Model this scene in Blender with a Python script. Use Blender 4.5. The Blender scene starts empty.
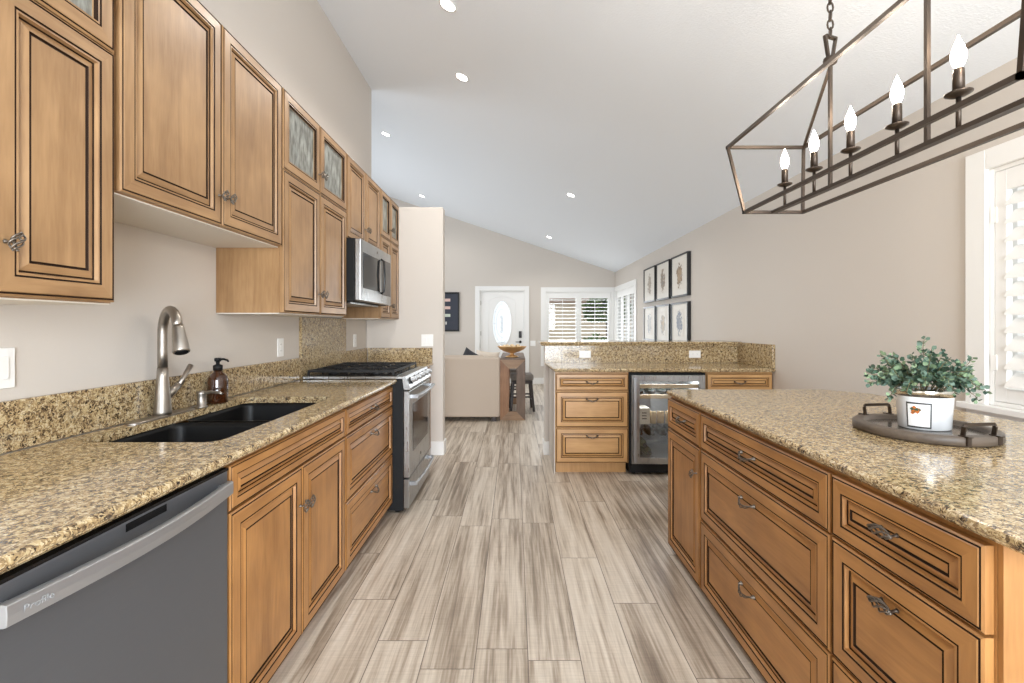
import bpy, bmesh, math, random
from mathutils import Vector, Matrix
sc = bpy.context.scene
C = sc.collection
R = math.radians
PI = math.pi
random.seed(7)

# ------------------------------------------------------------------ camera, sky, light, exposure
F = 455.0; EYE = 1.285
cd = bpy.data.cameras.new('camera'); cam = bpy.data.objects.new('camera', cd); C.objects.link(cam)
cam.location = (0, 0, EYE); cam.rotation_euler = (R(90), 0, 0)
cd.sensor_width = 36; cd.lens = F / 1024 * 36
cd.shift_x = -2.5 / 1024; cd.shift_y = -15.5 / 1024
cd.clip_start = 0.02
sc.camera = cam
sc.view_settings.view_transform = 'Standard'; sc.view_settings.look = 'None'
sc.view_settings.gamma = 1.0; sc.view_settings.use_curve_mapping = False
sc.view_settings.exposure = 0.28
sc.cycles.max_bounces = 10; sc.cycles.diffuse_bounces = 5; sc.cycles.transparent_max_bounces = 12
sc.cycles.use_denoising = True
sc.cycles.sample_clamp_indirect = 6.0
sc.cycles.caustics_reflective = False; sc.cycles.caustics_refractive = False

w = bpy.data.worlds.new('sky'); sc.world = w; w.use_nodes = True
bg = w.node_tree.nodes['Background']
bg.inputs[0].default_value = (0.86, 0.93, 1.0, 1); bg.inputs[1].default_value = 1.0

def area(name, loc, rot, sx, sy, power, col):
    l = bpy.data.lights.new(name, 'AREA'); l.shape = 'RECTANGLE'; l.size = sx; l.size_y = sy
    l.energy = power; l.color = col
    o = bpy.data.objects.new(name, l); C.objects.link(o); o.location = loc; o.rotation_euler = rot
    return o
# area lamps: daylight at the shuttered windows, and fills added out of view
area('fill_behind_camera', (0.90, -3.35, 1.35), (R(90), 0, 0), 2.5, 2.3, 320, (0.84, 0.92, 1.0))  # added fill behind the camera, brightens the whole room
area('daylight_kitchen_window', (2.75, 1.27, 1.50), (R(90), 0, R(90)), 1.8, 1.2, 4, (1.0, 0.97, 0.93))
area('daylight_front_window', (1.40, 10.9, 1.4), (R(90), 0, R(180)), 1.7, 1.6, 60, (0.88, 0.94, 1.0))
area('fill_living_side', (-5.6, 7.3, 1.6), (R(90), 0, R(-90)), 3.0, 1.9, 130, (0.84, 0.92, 1.0))  # added fill from an unseen opening, lights the living area

def lamp_point(name, loc, power, col, rad=0.03):
    l = bpy.data.lights.new(name, 'POINT'); l.energy = power; l.color = col; l.shadow_soft_size = rad
    o = bpy.data.objects.new(name, l); C.objects.link(o); o.location = loc; return o
def lamp_spot(name, loc, power, col, ang=150, rad=0.05):
    l = bpy.data.lights.new(name, 'SPOT'); l.energy = power; l.color = col; l.shadow_soft_size = rad
    l.spot_size = R(ang); l.spot_blend = 0.6
    o = bpy.data.objects.new(name, l); C.objects.link(o); o.location = loc; return o

# ------------------------------------------------------------------ materials
def newmat(name):
    m = bpy.data.materials.new(name); m.use_nodes = True
    nt = m.node_tree; b = nt.nodes['Principled BSDF']
    return m, nt, b
def s2l(c):
    return tuple(((x / 255) / 12.92 if x / 255 <= 0.04045 else ((x / 255 + 0.055) / 1.055) ** 2.4) for x in c)
def plain(name, rgb, rough=0.5, metal=0.0, coat=0.0, bump=0.0, bscale=200, spec=0.5):
    m, nt, b = newmat(name)
    b.inputs['Base Color'].default_value = (*s2l(rgb), 1)
    b.inputs['Roughness'].default_value = rough; b.inputs['Metallic'].default_value = metal
    b.inputs['Coat Weight'].default_value = coat
    b.inputs['Specular IOR Level'].default_value = spec
    if bump:
        tc = nt.nodes.new('ShaderNodeTexCoord'); n = nt.nodes.new('ShaderNodeTexNoise')
        n.inputs['Scale'].default_value = bscale; n.inputs['Detail'].default_value = 3
        bp = nt.nodes.new('ShaderNodeBump'); bp.inputs['Strength'].default_value = bump; bp.inputs['Distance'].default_value = 0.01
        nt.links.new(tc.outputs['Object'], n.inputs['Vector']); nt.links.new(n.outputs['Fac'], bp.inputs['Height'])
        nt.links.new(bp.outputs[0], b.inputs['Normal'])
    return m
def ramp(nt, stops, interp='LINEAR'):
    r = nt.nodes.new('ShaderNodeValToRGB'); cr = r.color_ramp; cr.interpolation = interp
    while len(cr.elements) > 1: cr.elements.remove(cr.elements[-1])
    cr.elements[0].position = stops[0][0]; cr.elements[0].color = (*stops[0][1], 1)
    for p, c in stops[1:]:
        e = cr.elements.new(p); e.color = (*c, 1)
    return r
def mth(nt, op, a, b=None, c=None):
    n = nt.nodes.new('ShaderNodeMath'); n.operation = op
    for i, v in enumerate((a, b, c)):
        if v is None: continue
        if isinstance(v, (int, float)): n.inputs[i].default_value = v
        else: nt.links.new(v, n.inputs[i])
    return n.outputs[0]

def wood(name, dark, light, axis='Z', rough=0.38, streak=1.0):
    m, nt, b = newmat(name)
    tc = nt.nodes.new('ShaderNodeTexCoord'); mp = nt.nodes.new('ShaderNodeMapping')
    oi = nt.nodes.new('ShaderNodeObjectInfo')
    off = nt.nodes.new('ShaderNodeVectorMath'); off.operation = 'SCALE'
    off.inputs[0].default_value = (13.7, 9.1, 21.3); nt.links.new(oi.outputs['Random'], off.inputs['Scale'])
    add = nt.nodes.new('ShaderNodeVectorMath'); add.operation = 'ADD'
    nt.links.new(tc.outputs['Object'], add.inputs[0]); nt.links.new(off.outputs[0], add.inputs[1])
    nt.links.new(add.outputs[0], mp.inputs[0])
    s = {'Z': (9, 9, 0.9), 'X': (0.9, 9, 9), 'Y': (9, 0.9, 9)}[axis]
    mp.inputs['Scale'].default_value = s
    n1 = nt.nodes.new('ShaderNodeTexNoise'); n1.inputs['Scale'].default_value = 2.2; n1.inputs['Detail'].default_value = 5; n1.inputs['Distortion'].default_value = 1.2
    n2 = nt.nodes.new('ShaderNodeTexNoise'); n2.inputs['Scale'].default_value = 16 * streak; n2.inputs['Detail'].default_value = 3
    n3 = nt.nodes.new('ShaderNodeTexNoise'); n3.inputs['Scale'].default_value = 5; n3.inputs['Detail'].default_value = 2
    nt.links.new(mp.outputs[0], n1.inputs[0]); nt.links.new(mp.outputs[0], n2.inputs[0]); nt.links.new(add.outputs[0], n3.inputs[0])
    v = mth(nt, 'ADD', mth(nt, 'MULTIPLY', n1.outputs[0], 0.42), mth(nt, 'ADD', mth(nt, 'MULTIPLY', n2.outputs[0], 0.20), mth(nt, 'MULTIPLY', n3.outputs[0], 0.42)))
    r = ramp(nt, [(0.30, s2l(dark)), (0.74, s2l(light))])
    nt.links.new(v, r.inputs[0]); nt.links.new(r.outputs[0], b.inputs['Base Color'])
    b.inputs['Roughness'].default_value = rough
    b.inputs['Coat Weight'].default_value = 0.15; b.inputs['Coat Roughness'].default_value = 0.3
    return m

def granite(name):
    m, nt, b = newmat(name)
    tc = nt.nodes.new('ShaderNodeTexCoord')
    wn = nt.nodes.new('ShaderNodeTexNoise'); wn.inputs['Scale'].default_value = 60; wn.inputs['Detail'].default_value = 2
    nt.links.new(tc.outputs['Object'], wn.inputs[0])
    mixv = nt.nodes.new('ShaderNodeMix'); mixv.data_type = 'RGBA'; mixv.blend_type = 'LINEAR_LIGHT'; mixv.inputs[0].default_value = 0.018
    nt.links.new(tc.outputs['Object'], mixv.inputs[6]); nt.links.new(wn.outputs['Color'], mixv.inputs[7])
    vo = nt.nodes.new('ShaderNodeTexVoronoi'); vo.inputs['Scale'].default_value = 185
    nt.links.new(mixv.outputs[2], vo.inputs[0])
    sep = nt.nodes.new('ShaderNodeSeparateColor'); nt.links.new(vo.outputs['Color'], sep.inputs[0])
    cl = nt.nodes.new('ShaderNodeTexNoise'); cl.inputs['Scale'].default_value = 50; cl.inputs['Detail'].default_value = 4; cl.inputs['Roughness'].default_value = 0.65
    nt.links.new(tc.outputs['Object'], cl.inputs[0])
    v = mth(nt, 'ADD', mth(nt, 'MULTIPLY', sep.outputs[0], 0.50), mth(nt, 'MULTIPLY', cl.outputs[0], 1.0))
    r = ramp(nt, [(0.0, s2l((28, 24, 22))), (0.47, s2l((50, 41, 34))), (0.56, s2l((102, 82, 60))), (0.66, s2l((146, 122, 89))),
                  (0.78, s2l((178, 152, 110))), (0.90, s2l((200, 178, 136))), (1.0, s2l((214, 198, 164)))])
    nt.links.new(v, r.inputs[0])
    # grey mineral patches
    g = nt.nodes.new('ShaderNodeTexNoise'); g.inputs['Scale'].default_value = 13; g.inputs['Detail'].default_value = 3
    nt.links.new(tc.outputs['Object'], g.inputs[0])
    gr = ramp(nt, [(0.52, (0, 0, 0)), (0.66, (1, 1, 1))]); nt.links.new(g.outputs[0], gr.inputs[0])
    gm = mth(nt, 'MULTIPLY', gr.outputs[0], mth(nt, 'MULTIPLY', sep.outputs[1], 0.4))
    mx = nt.nodes.new('ShaderNodeMix'); mx.data_type = 'RGBA'
    nt.links.new(gm, mx.inputs[0]); nt.links.new(r.outputs[0], mx.inputs[6]); mx.inputs[7].default_value = (*s2l((150, 140, 126)), 1)
    nt.links.new(mx.outputs[2], b.inputs['Base Color'])
    b.inputs['Roughness'].default_value = 0.13
    return m

def floor_mat():
    m, nt, b = newmat('wood_look_plank_tile')
    tc = nt.nodes.new('ShaderNodeTexCoord'); sp = nt.nodes.new('ShaderNodeSeparateXYZ'); nt.links.new(tc.outputs['Object'], sp.inputs[0])
    W, L = 0.2032, 1.22
    xs = mth(nt, 'DIVIDE', mth(nt, 'ADD', sp.outputs[0], 0.151 + 40 * W), W)
    row = mth(nt, 'FLOOR', xs); fx = mth(nt, 'FRACT', xs)
    wn = nt.nodes.new('ShaderNodeTexWhiteNoise'); wn.noise_dimensions = '1D'; nt.links.new(row, wn.inputs['W'])
    ys = mth(nt, 'ADD', mth(nt, 'DIVIDE', sp.outputs[1], L), mth(nt, 'ADD', wn.outputs['Value'], 20.37))
    pid = mth(nt, 'FLOOR', ys); fy = mth(nt, 'FRACT', ys)
    cb = nt.nodes.new('ShaderNodeCombineXYZ'); nt.links.new(row, cb.inputs[0]); nt.links.new(pid, cb.inputs[1])
    w2 = nt.nodes.new('ShaderNodeTexWhiteNoise'); w2.noise_dimensions = '3D'; nt.links.new(cb.outputs[0], w2.inputs['Vector'])
    off = nt.nodes.new('ShaderNodeVectorMath'); off.operation = 'MULTIPLY_ADD'
    nt.links.new(w2.outputs['Color'], off.inputs[0]); off.inputs[1].default_value = (17, 23, 9); nt.links.new(tc.outputs['Object'], off.inputs[2])
    mp = nt.nodes.new('ShaderNodeMapping'); nt.links.new(off.outputs[0], mp.inputs[0]); mp.inputs['Scale'].default_value = (1, 0.045, 1)
    n1 = nt.nodes.new('ShaderNodeTexNoise'); n1.inputs['Scale'].default_value = 34; n1.inputs['Detail'].default_value = 7; n1.inputs['Roughness'].default_value = 0.65; n1.inputs['Distortion'].default_value = 0.35
    n2 = nt.nodes.new('ShaderNodeTexNoise'); n2.inputs['Scale'].default_value = 85; n2.inputs['Detail'].default_value = 4
    mp2 = nt.nodes.new('ShaderNodeMapping'); nt.links.new(off.outputs[0], mp2.inputs[0]); mp2.inputs['Scale'].default_value = (1, 0.03, 1)
    nt.links.new(mp.outputs[0], n1.inputs[0]); nt.links.new(mp2.outputs[0], n2.inputs[0])
    n3 = nt.nodes.new('ShaderNodeTexNoise'); n3.inputs['Scale'].default_value = 11; n3.inputs['Detail'].default_value = 2
    mp3 = nt.nodes.new('ShaderNodeMapping'); nt.links.new(off.outputs[0], mp3.inputs[0]); mp3.inputs['Scale'].default_value = (1, 0.06, 1)
    nt.links.new(mp3.outputs[0], n3.inputs[0])
    sw = nt.nodes.new('ShaderNodeSeparateColor'); nt.links.new(w2.outputs['Color'], sw.inputs[0])
    v = mth(nt, 'ADD', mth(nt, 'MULTIPLY', n1.outputs[0], 0.75), mth(nt, 'ADD', mth(nt, 'MULTIPLY', n2.outputs[0], 0.28), mth(nt, 'MULTIPLY', n3.outputs[0], 0.40)))
    v = mth(nt, 'ADD', v, mth(nt, 'MULTIPLY', mth(nt, 'SUBTRACT', sw.outputs[1], 0.5), 0.12))
    r = ramp(nt, [(0.48, s2l((120, 105, 91))), (0.60, s2l((156, 141, 124))), (0.69, s2l((188, 174, 157))), (0.79, s2l((208, 196, 180))), (0.92, s2l((221, 211, 197)))])
    nt.links.new(v, r.inputs[0])
    # saw marks running across the planks
    wv = nt.nodes.new('ShaderNodeTexNoise'); wv.inputs['Scale'].default_value = 60; mp4 = nt.nodes.new('ShaderNodeMapping'); nt.links.new(tc.outputs['Object'], mp4.inputs[0]); mp4.inputs['Scale'].default_value = (0.12, 2.2, 1)
    nt.links.new(mp4.outputs[0], wv.inputs[0])
    sr = ramp(nt, [(0.3, (0.90, 0.90, 0.90)), (0.6, (1, 1, 1))]); nt.links.new(wv.outputs[0], sr.inputs[0])
    mul = nt.nodes.new('ShaderNodeMix'); mul.data_type = 'RGBA'; mul.blend_type = 'MULTIPLY'; mul.inputs[0].default_value = 1
    nt.links.new(r.outputs[0], mul.inputs[6]); nt.links.new(sr.outputs[0], mul.inputs[7])
    # grout
    ex = mth(nt, 'MULTIPLY', mth(nt, 'MINIMUM', fx, mth(nt, 'SUBTRACT', 1.0, fx)), W)
    ey = mth(nt, 'MULTIPLY', mth(nt, 'MINIMUM', fy, mth(nt, 'SUBTRACT', 1.0, fy)), L)
    e = mth(nt, 'LESS_THAN', mth(nt, 'MINIMUM', ex, ey), 0.0018)
    mg = nt.nodes.new('ShaderNodeMix'); mg.data_type = 'RGBA'
    nt.links.new(mth(nt, 'MULTIPLY', e, 0.9), mg.inputs[0]); nt.links.new(mul.outputs[2], mg.inputs[6]); mg.inputs[7].default_value = (*s2l((98, 86, 76)), 1)
    nt.links.new(mg.outputs[2], b.inputs['Base Color'])
    b.inputs['Roughness'].default_value = 0.42
    return m

def metal_brushed(name, rgb, rough=0.3, axis=(1, 1, 60), metal=1.0):
    m, nt, b = newmat(name)
    b.inputs['Metallic'].default_value = metal
    tc = nt.nodes.new('ShaderNodeTexCoord'); mp = nt.nodes.new('ShaderNodeMapping'); mp.inputs['Scale'].default_value = axis
    n = nt.nodes.new('ShaderNodeTexNoise'); n.inputs['Scale'].default_value = 9; n.inputs['Detail'].default_value = 3
    nt.links.new(tc.outputs['Object'], mp.inputs[0]); nt.links.new(mp.outputs[0], n.inputs[0])
    c = s2l(rgb)
    r = ramp(nt, [(0.3, tuple(x * 0.98 for x in c)), (0.7, tuple(min(1, x * 1.02) for x in c))]); nt.links.new(n.outputs[0], r.inputs[0])
    nt.links.new(r.outputs[0], b.inputs['Base Color'])
    rr = mth(nt, 'ADD', mth(nt, 'MULTIPLY', n.outputs[0], 0.05), rough - 0.025); nt.links.new(rr, b.inputs['Roughness'])
    return m

def glassy(name, tint=(1, 1, 1), refl=0.08, rough=0.02, bumped=False):
    m = bpy.data.materials.new(name); m.use_nodes = True; nt = m.node_tree; nt.nodes.clear()
    o = nt.nodes.new('ShaderNodeOutputMaterial'); t = nt.nodes.new('ShaderNodeBsdfTransparent'); g = nt.nodes.new('ShaderNodeBsdfGlossy')
    t.inputs[0].default_value = (*tint, 1); g.inputs['Roughness'].default_value = rough
    x = nt.nodes.new('ShaderNodeMixShader'); x.inputs[0].default_value = refl
    nt.links.new(t.outputs[0], x.inputs[1]); nt.links.new(g.outputs[0], x.inputs[2]); nt.links.new(x.outputs[0], o.inputs[0])
    return m
def rain_glass():
    m = bpy.data.materials.new('textured_rain_glass'); m.use_nodes = True; nt = m.node_tree; nt.nodes.clear()
    o = nt.nodes.new('ShaderNodeOutputMaterial'); t = nt.nodes.new('ShaderNodeBsdfTranslucent'); g = nt.nodes.new('ShaderNodeBsdfGlossy'); d = nt.nodes.new('ShaderNodeBsdfDiffuse')
    tc = nt.nodes.new('ShaderNodeTexCoord'); mp = nt.nodes.new('ShaderNodeMapping'); mp.inputs['Scale'].default_value = (3, 3, 0.7)
    n = nt.nodes.new('ShaderNodeTexNoise'); n.inputs['Scale'].default_value = 22; n.inputs['Detail'].default_value = 3
    nt.links.new(tc.outputs['Object'], mp.inputs[0]); nt.links.new(mp.outputs[0], n.inputs[0])
    r = ramp(nt, [(0.35, s2l((110, 108, 98))), (0.5, s2l((158, 158, 148))), (0.68, s2l((205, 208, 200)))]); nt.links.new(n.outputs[0], r.inputs[0]); nt.links.new(r.outputs[0], d.inputs[0])
    bp = nt.nodes.new('ShaderNodeBump'); bp.inputs['Strength'].default_value = 0.6; bp.inputs['Distance'].default_value = 0.004
    nt.links.new(n.outputs[0], bp.inputs['Height']); nt.links.new(bp.outputs[0], g.inputs['Normal'])
    g.inputs['Roughness'].default_value = 0.12
    x = nt.nodes.new('ShaderNodeMixShader'); x.inputs[0].default_value = 0.3; y = nt.nodes.new('ShaderNodeMixShader'); y.inputs[0].default_value = 0.22
    nt.links.new(d.outputs[0], x.inputs[1]); nt.links.new(t.outputs[0], x.inputs[2]); nt.links.new(x.outputs[0], y.inputs[1]); nt.links.new(g.outputs[0], y.inputs[2]); nt.links.new(y.outputs[0], o.inputs[0])
    return m
def obscure_glass():
    m = bpy.data.materials.new('obscure_white_glass'); m.use_nodes = True; nt = m.node_tree; nt.nodes.clear()
    o = nt.nodes.new('ShaderNodeOutputMaterial'); t = nt.nodes.new('ShaderNodeBsdfTransparent'); d = nt.nodes.new('ShaderNodeBsdfTranslucent'); g = nt.nodes.new('ShaderNodeBsdfGlossy')
    g.inputs['Roughness'].default_value = 0.1
    x = nt.nodes.new('ShaderNodeMixShader'); x.inputs[0].default_value = 0.12; y = nt.nodes.new('ShaderNodeMixShader'); y.inputs[0].default_value = 0.03
    nt.links.new(t.outputs[0], x.inputs[1]); nt.links.new(d.outputs[0], x.inputs[2]); nt.links.new(x.outputs[0], y.inputs[1]); nt.links.new(g.outputs[0], y.inputs[2]); nt.links.new(y.outputs[0], o.inputs[0])
    return m
def emit(name, col, st):
    m, nt, b = newmat(name)
    b.inputs['Base Color'].default_value = (*col, 1); b.inputs['Emission Color'].default_value = (*col, 1); b.inputs['Emission Strength'].default_value = st
    return m
def sketch(name, paper, inks, scale, seed):
    """paper with a soft smudged drawing in its middle"""
    m, nt, b = newmat(name)
    tc = nt.nodes.new('ShaderNodeTexCoord'); n = nt.nodes.new('ShaderNodeTexNoise'); n.noise_dimensions = '4D'
    n.inputs['W'].default_value = seed; n.inputs['Scale'].default_value = scale; n.inputs['Detail'].default_value = 5; n.inputs['Distortion'].default_value = 1.5
    nt.links.new(tc.outputs['Object'], n.inputs['Vector'])
    g = nt.nodes.new('ShaderNodeTexGradient'); g.gradient_type = 'SPHERICAL'
    mp = nt.nodes.new('ShaderNodeMapping'); mp.inputs['Scale'].default_value = (6.6, 1, 4.2); nt.links.new(tc.outputs['Object'], mp.inputs[0]); nt.links.new(mp.outputs[0], g.inputs[0])
    k = mth(nt, 'MULTIPLY', mth(nt, 'POWER', g.outputs['Fac'], 0.5), n.outputs[0])
    p = s2l(paper)
    r = ramp(nt, [(0.0, p), (0.28, p)] + [(0.33 + 0.1 * i, s2l(c)) for i, c in enumerate(inks)]); nt.links.new(k, r.inputs[0])
    nt.links.new(r.outputs[0], b.inputs['Base Color']); b.inputs['Roughness'].default_value = 0.5; b.inputs['Specular IOR Level'].default_value = 0.25
    return m

M = {}
M['wv'] = wood('maple_vertical_grain', (128, 94, 60), (182, 145, 103), 'Z')
M['wh'] = wood('maple_horizontal_grain', (128, 94, 60), (182, 145, 103), 'X')
M['glaze'] = plain('dark_glaze_in_grooves', (42, 27, 17), 0.75, spec=0.15)
M['bv'] = wood('amber_maple_vertical_grain', (130, 86, 43), (192, 139, 82), 'Z')
M['bh'] = wood('amber_maple_horizontal_grain', (130, 86, 43), (192, 139, 82), 'X')
M['pv'] = wood('lit_maple_vertical_grain', (164, 120, 72), (204, 160, 106), 'Z')  # paler copy of the maple: the peninsula's stronger light put into the colour
M['ph'] = wood('lit_maple_horizontal_grain', (164, 120, 72), (204, 160, 106), 'X')
M['cream_under'] = plain('painted_underside', (230, 224, 214), 0.6)
M['granite'] = granite('gold_speckled_granite')
M['floor'] = floor_mat()
M['wall'] = plain('greige_wall_paint', (209, 201, 192), 0.85, bump=0.05, bscale=160)
M['ceil'] = plain('white_textured_ceiling', (236, 241, 247), 0.9, bump=0.14, bscale=90)
M['white'] = plain('white_trim_paint', (238, 237, 234), 0.45)
M['plate'] = plain('white_plastic_plate', (244, 243, 240), 0.35)
M['slot'] = plain('socket_slot_dark', (60, 58, 56), 0.5)
M['steel'] = metal_brushed('brushed_stainless', (168, 168, 167), 0.28, (14, 14, 1))
M['steel_h'] = metal_brushed('brushed_stainless_bar', (172, 174, 177), 0.36, (1, 1, 60), 0.75)
M['slate'] = metal_brushed('slate_grey_steel', (98, 100, 104), 0.38, (1, 1, 50), 0.45)
M['nickel'] = metal_brushed('brushed_nickel', (172, 165, 156), 0.40, (40, 40, 1))
M['blackp'] = plain('black_enamel', (22, 22, 23), 0.25)
M['blackm'] = plain('black_matte', (20, 20, 21), 0.6, spec=0.3)
M['iron'] = plain('cast_iron_grate', (24, 24, 25), 0.55)
M['sink'] = plain('black_composite_sink', (13, 13, 14), 0.42, coat=0.0, spec=0.3)
M['bronze'] = plain('aged_bronze', (84, 74, 66), 0.38, metal=0.85)
M['pewter'] = plain('aged_pewter_wire', (120, 112, 103), 0.36, metal=0.9)
M['darkglass'] = plain('black_oven_glass', (22, 21, 21), 0.08, coat=0.0)
M['amber'] = plain('amber_glass', (58, 30, 14), 0.06, coat=0.8)
M['glass'] = glassy('clear_pane', refl=0.02)
M['coolglass'] = glassy('cooler_pane', (0.92, 0.93, 0.94), 0.08, 0.03)
M['rain'] = rain_glass()
M['oval'] = obscure_glass()
M['bulb'] = emit('lit_candle_bulb', (1.0, 0.93, 0.82), 28)
M['disc'] = emit('lit_led_disc', (1.0, 0.97, 0.92), 14)
M['sofa'] = plain('oatmeal_linen', (196, 180, 164), 0.95, bump=0.3, bscale=350)
M['rustv'] = wood('rustic_brown_wood', (112, 76, 50), (170, 126, 90), 'Z', 0.6)
M['rusth'] = wood('rustic_pale_wood', (120, 92, 68), (172, 140, 110), 'X', 0.6)
M['rustg'] = wood('rustic_grey_brown_wood', (88, 70, 58), (132, 110, 94), 'Z', 0.6)
M['espresso'] = plain('espresso_wood', (48, 36, 30), 0.45)
M['greyfab'] = plain('grey_seat_fabric', (136, 130, 124), 0.95)
M['gold'] = plain('antique_gold', (214, 170, 116), 0.42, metal=0.6)
M['goldp'] = plain('pale_gold_shell', (228, 200, 158), 0.4, metal=0.3)
M['blackframe'] = plain('black_picture_frame', (24, 24, 25), 0.35)
M['mat'] = plain('cream_picture_mat', (226, 221, 212), 0.5, spec=0.25)
M['navy'] = plain('navy_mat_board', (52, 56, 68), 0.5)
M['keypad'] = plain('dark_bronze_lock', (40, 36, 34), 0.35, metal=0.5)
M['traywood'] = wood('weathered_grey_wood', (62, 52, 44), (108, 95, 82), 'X', 0.55)
M['trayin'] = plain('tray_inner_metal', (112, 106, 99), 0.16, metal=0.6)
M['ceramic'] = plain('white_glazed_ceramic', (236, 237, 238), 0.2, coat=0.5)
M['chrome'] = plain('polished_silver', (220, 216, 208), 0.12, metal=1.0)
M['soil'] = plain('dark_moss', (46, 48, 34), 0.95)
M['leafa'] = plain('eucalyptus_leaf_blue_green', (92, 114, 98), 0.6)
M['leafb'] = plain('eucalyptus_leaf_light_green', (130, 152, 118), 0.6)
M['leafc'] = plain('eucalyptus_leaf_dark', (58, 84, 66), 0.6)
M['stemw'] = plain('eucalyptus_stem', (104, 92, 62), 0.7)
M['orange'] = plain('orange_print', (196, 110, 44), 0.5)
M['stucco'] = plain('beige_stucco', (214, 196, 172), 0.9)
M['roof'] = plain('brown_roof_tile', (140, 118, 100), 0.9)
M['concrete'] = plain('pale_concrete', (206, 202, 194), 0.9)
M['shrub'] = plain('shrub_green', (92, 110, 62), 0.9)
M['shelfwood'] = wood('beech_rack_front', (196, 166, 126), (226, 200, 160), 'X', 0.5)
M['carton'] = plain('cream_carton', (232, 224, 206), 0.6)
M['candark'] = plain('dark_bottle_glass', (34, 40, 36), 0.12, coat=0.5)
M['canlab'] = plain('tan_label', (196, 170, 128), 0.5)
M['olive'] = plain('olive_bottle_glass', (120, 122, 88), 0.15, coat=0.4)
M['coolin'] = plain('cooler_liner_grey', (186, 188, 187), 0.5)
M['pinkph'] = plain('photo_pink', (222, 190, 180), 0.4); M['greyph'] = plain('photo_grey', (206, 204, 198), 0.4); M['greenph'] = plain('photo_pale_green', (206, 214, 198), 0.4)
M['pillow'] = plain('charcoal_pillow_fabric', (52, 52, 56), 0.9)
M['pillowb'] = plain('cream_pillow_fabric', (222, 208, 192), 0.9)

# ------------------------------------------------------------------ mesh helpers
class MB:
    def __init__(s): s.v = []; s.f = []; s.m = []; s.s = []
    def face(s, idx, m=0, sm=False): s.f.append(tuple(idx)); s.m.append(m); s.s.append(sm)
    def quad(s, pts, m=0, sm=False):
        b = len(s.v); s.v += [tuple(p) for p in pts]; s.face(range(b, b + len(pts)), m, sm)
    def box(s, x0, x1, y0, y1, z0, z1, m=0):
        b = len(s.v)
        s.v += [(x0, y0, z0), (x1, y0, z0), (x1, y1, z0), (x0, y1, z0), (x0, y0, z1), (x1, y0, z1), (x1, y1, z1), (x0, y1, z1)]
        for q in ((0, 3, 2, 1), (4, 5, 6, 7), (0, 1, 5, 4), (1, 2, 6, 5), (2, 3, 7, 6), (3, 0, 4, 7)):
            s.face([b + i for i in q], m)
        return s
    def ring_loft(s, rings, m=0, sm=True, close=True, caps=True):
        n = len(rings[0]); b = len(s.v)
        for r in rings: s.v += [tuple(p) for p in r]
        for i in range(len(rings) - 1):
            mm = m[i] if isinstance(m, (list, tuple)) else m
            for j in range(n if close else n - 1):
                k = (j + 1) % n
                s.face((b + i * n + j, b + i * n + k, b + (i + 1) * n + k, b + (i + 1) * n + j), mm, sm)
        if caps:
            mm = m[0] if isinstance(m, (list, tuple)) else m; s.face([b + j for j in range(n)][::-1], mm)
            mm = m[-1] if isinstance(m, (list, tuple)) else m; s.face([b + (len(rings) - 1) * n + j for j in range(n)], mm)
    def tube(s, pts, r, n=8, m=0, cap=True):
        pts = [Vector(p) for p in pts]; rings = []
        rr = r if isinstance(r, (list, tuple)) else [r] * len(pts)
        t0 = (pts[1] - pts[0]).normalized()
        up = Vector((0, 0, 1)) if abs(t0.z) < 0.9 else Vector((1, 0, 0))
        a = t0.cross(up).normalized()
        for i, p in enumerate(pts):
            t = (pts[min(i + 1, len(pts) - 1)] - pts[max(i - 1, 0)])
            t = t.normalized() if t.length > 1e-9 else t0
            a = (a - t * a.dot(t)); a = a.normalized() if a.length > 1e-6 else t.orthogonal().normalized()
            bb = t.cross(a)
            rings.append([p + (a * math.cos(q) + bb * math.sin(q)) * rr[i] for q in [2 * PI * j / n for j in range(n)]])
        s.ring_loft(rings, m, True, True, cap)
        return s
    def bar(s, p, q, wd, ht=None, m=0):
        """square bar from p to q"""
        p = Vector(p); q = Vector(q); ht = ht or wd; t = (q - p).normalized()
        up = Vector((0, 0, 1)) if abs(t.z) < 0.95 else Vector((1, 0, 0))
        a = t.cross(up).normalized() * wd / 2; b = a.cross(t).normalized() * ht / 2
        s.ring_loft([[c + a + b, c - a + b, c - a - b, c + a - b] for c in (p, q)], m, False)
        return s
    def lathe(s, prof, c=(0, 0, 0), n=24, m=0, axis='Z', sx=1, sy=1):
        rings = []
        for r, z in prof:
            ring = []
            for j in range(n):
                q = 2 * PI * j / n; x, y = r * math.cos(q) * sx, r * math.sin(q) * sy
                p = {'Z': (x, y, z), 'Y': (x, z, -y), 'X': (z, x, y)}[axis]
                ring.append((c[0] + p[0], c[1] + p[1], c[2] + p[2]))
            rings.append(ring)
        s.ring_loft(rings, m, True, True, True); return s
    def build(s, name, mats, parent=None, bevel=0, seg=2, loc=None, rot=None):
        me = bpy.data.meshes.new(name); me.from_pydata(s.v, [], s.f); me.update()
        for mt in (mats if isinstance(mats, (list, tuple)) else [mats]): me.materials.append(mt)
        for p, mi, sm in zip(me.polygons, s.m, s.s): p.material_index = mi; p.use_smooth = sm
        bm = bmesh.new(); bm.from_mesh(me); bmesh.ops.recalc_face_normals(bm, faces=bm.faces); bm.to_mesh(me); bm.free()
        o = bpy.data.objects.new(name, me); C.objects.link(o)
        if parent: o.parent = parent
        if loc: o.location = loc
        if rot: o.rotation_euler = rot
        if bevel:
            b = o.modifiers.new('edge', 'BEVEL'); b.width = bevel; b.segments = seg; b.limit_method = 'ANGLE'; b.angle_limit = R(40)
        return o
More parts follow.
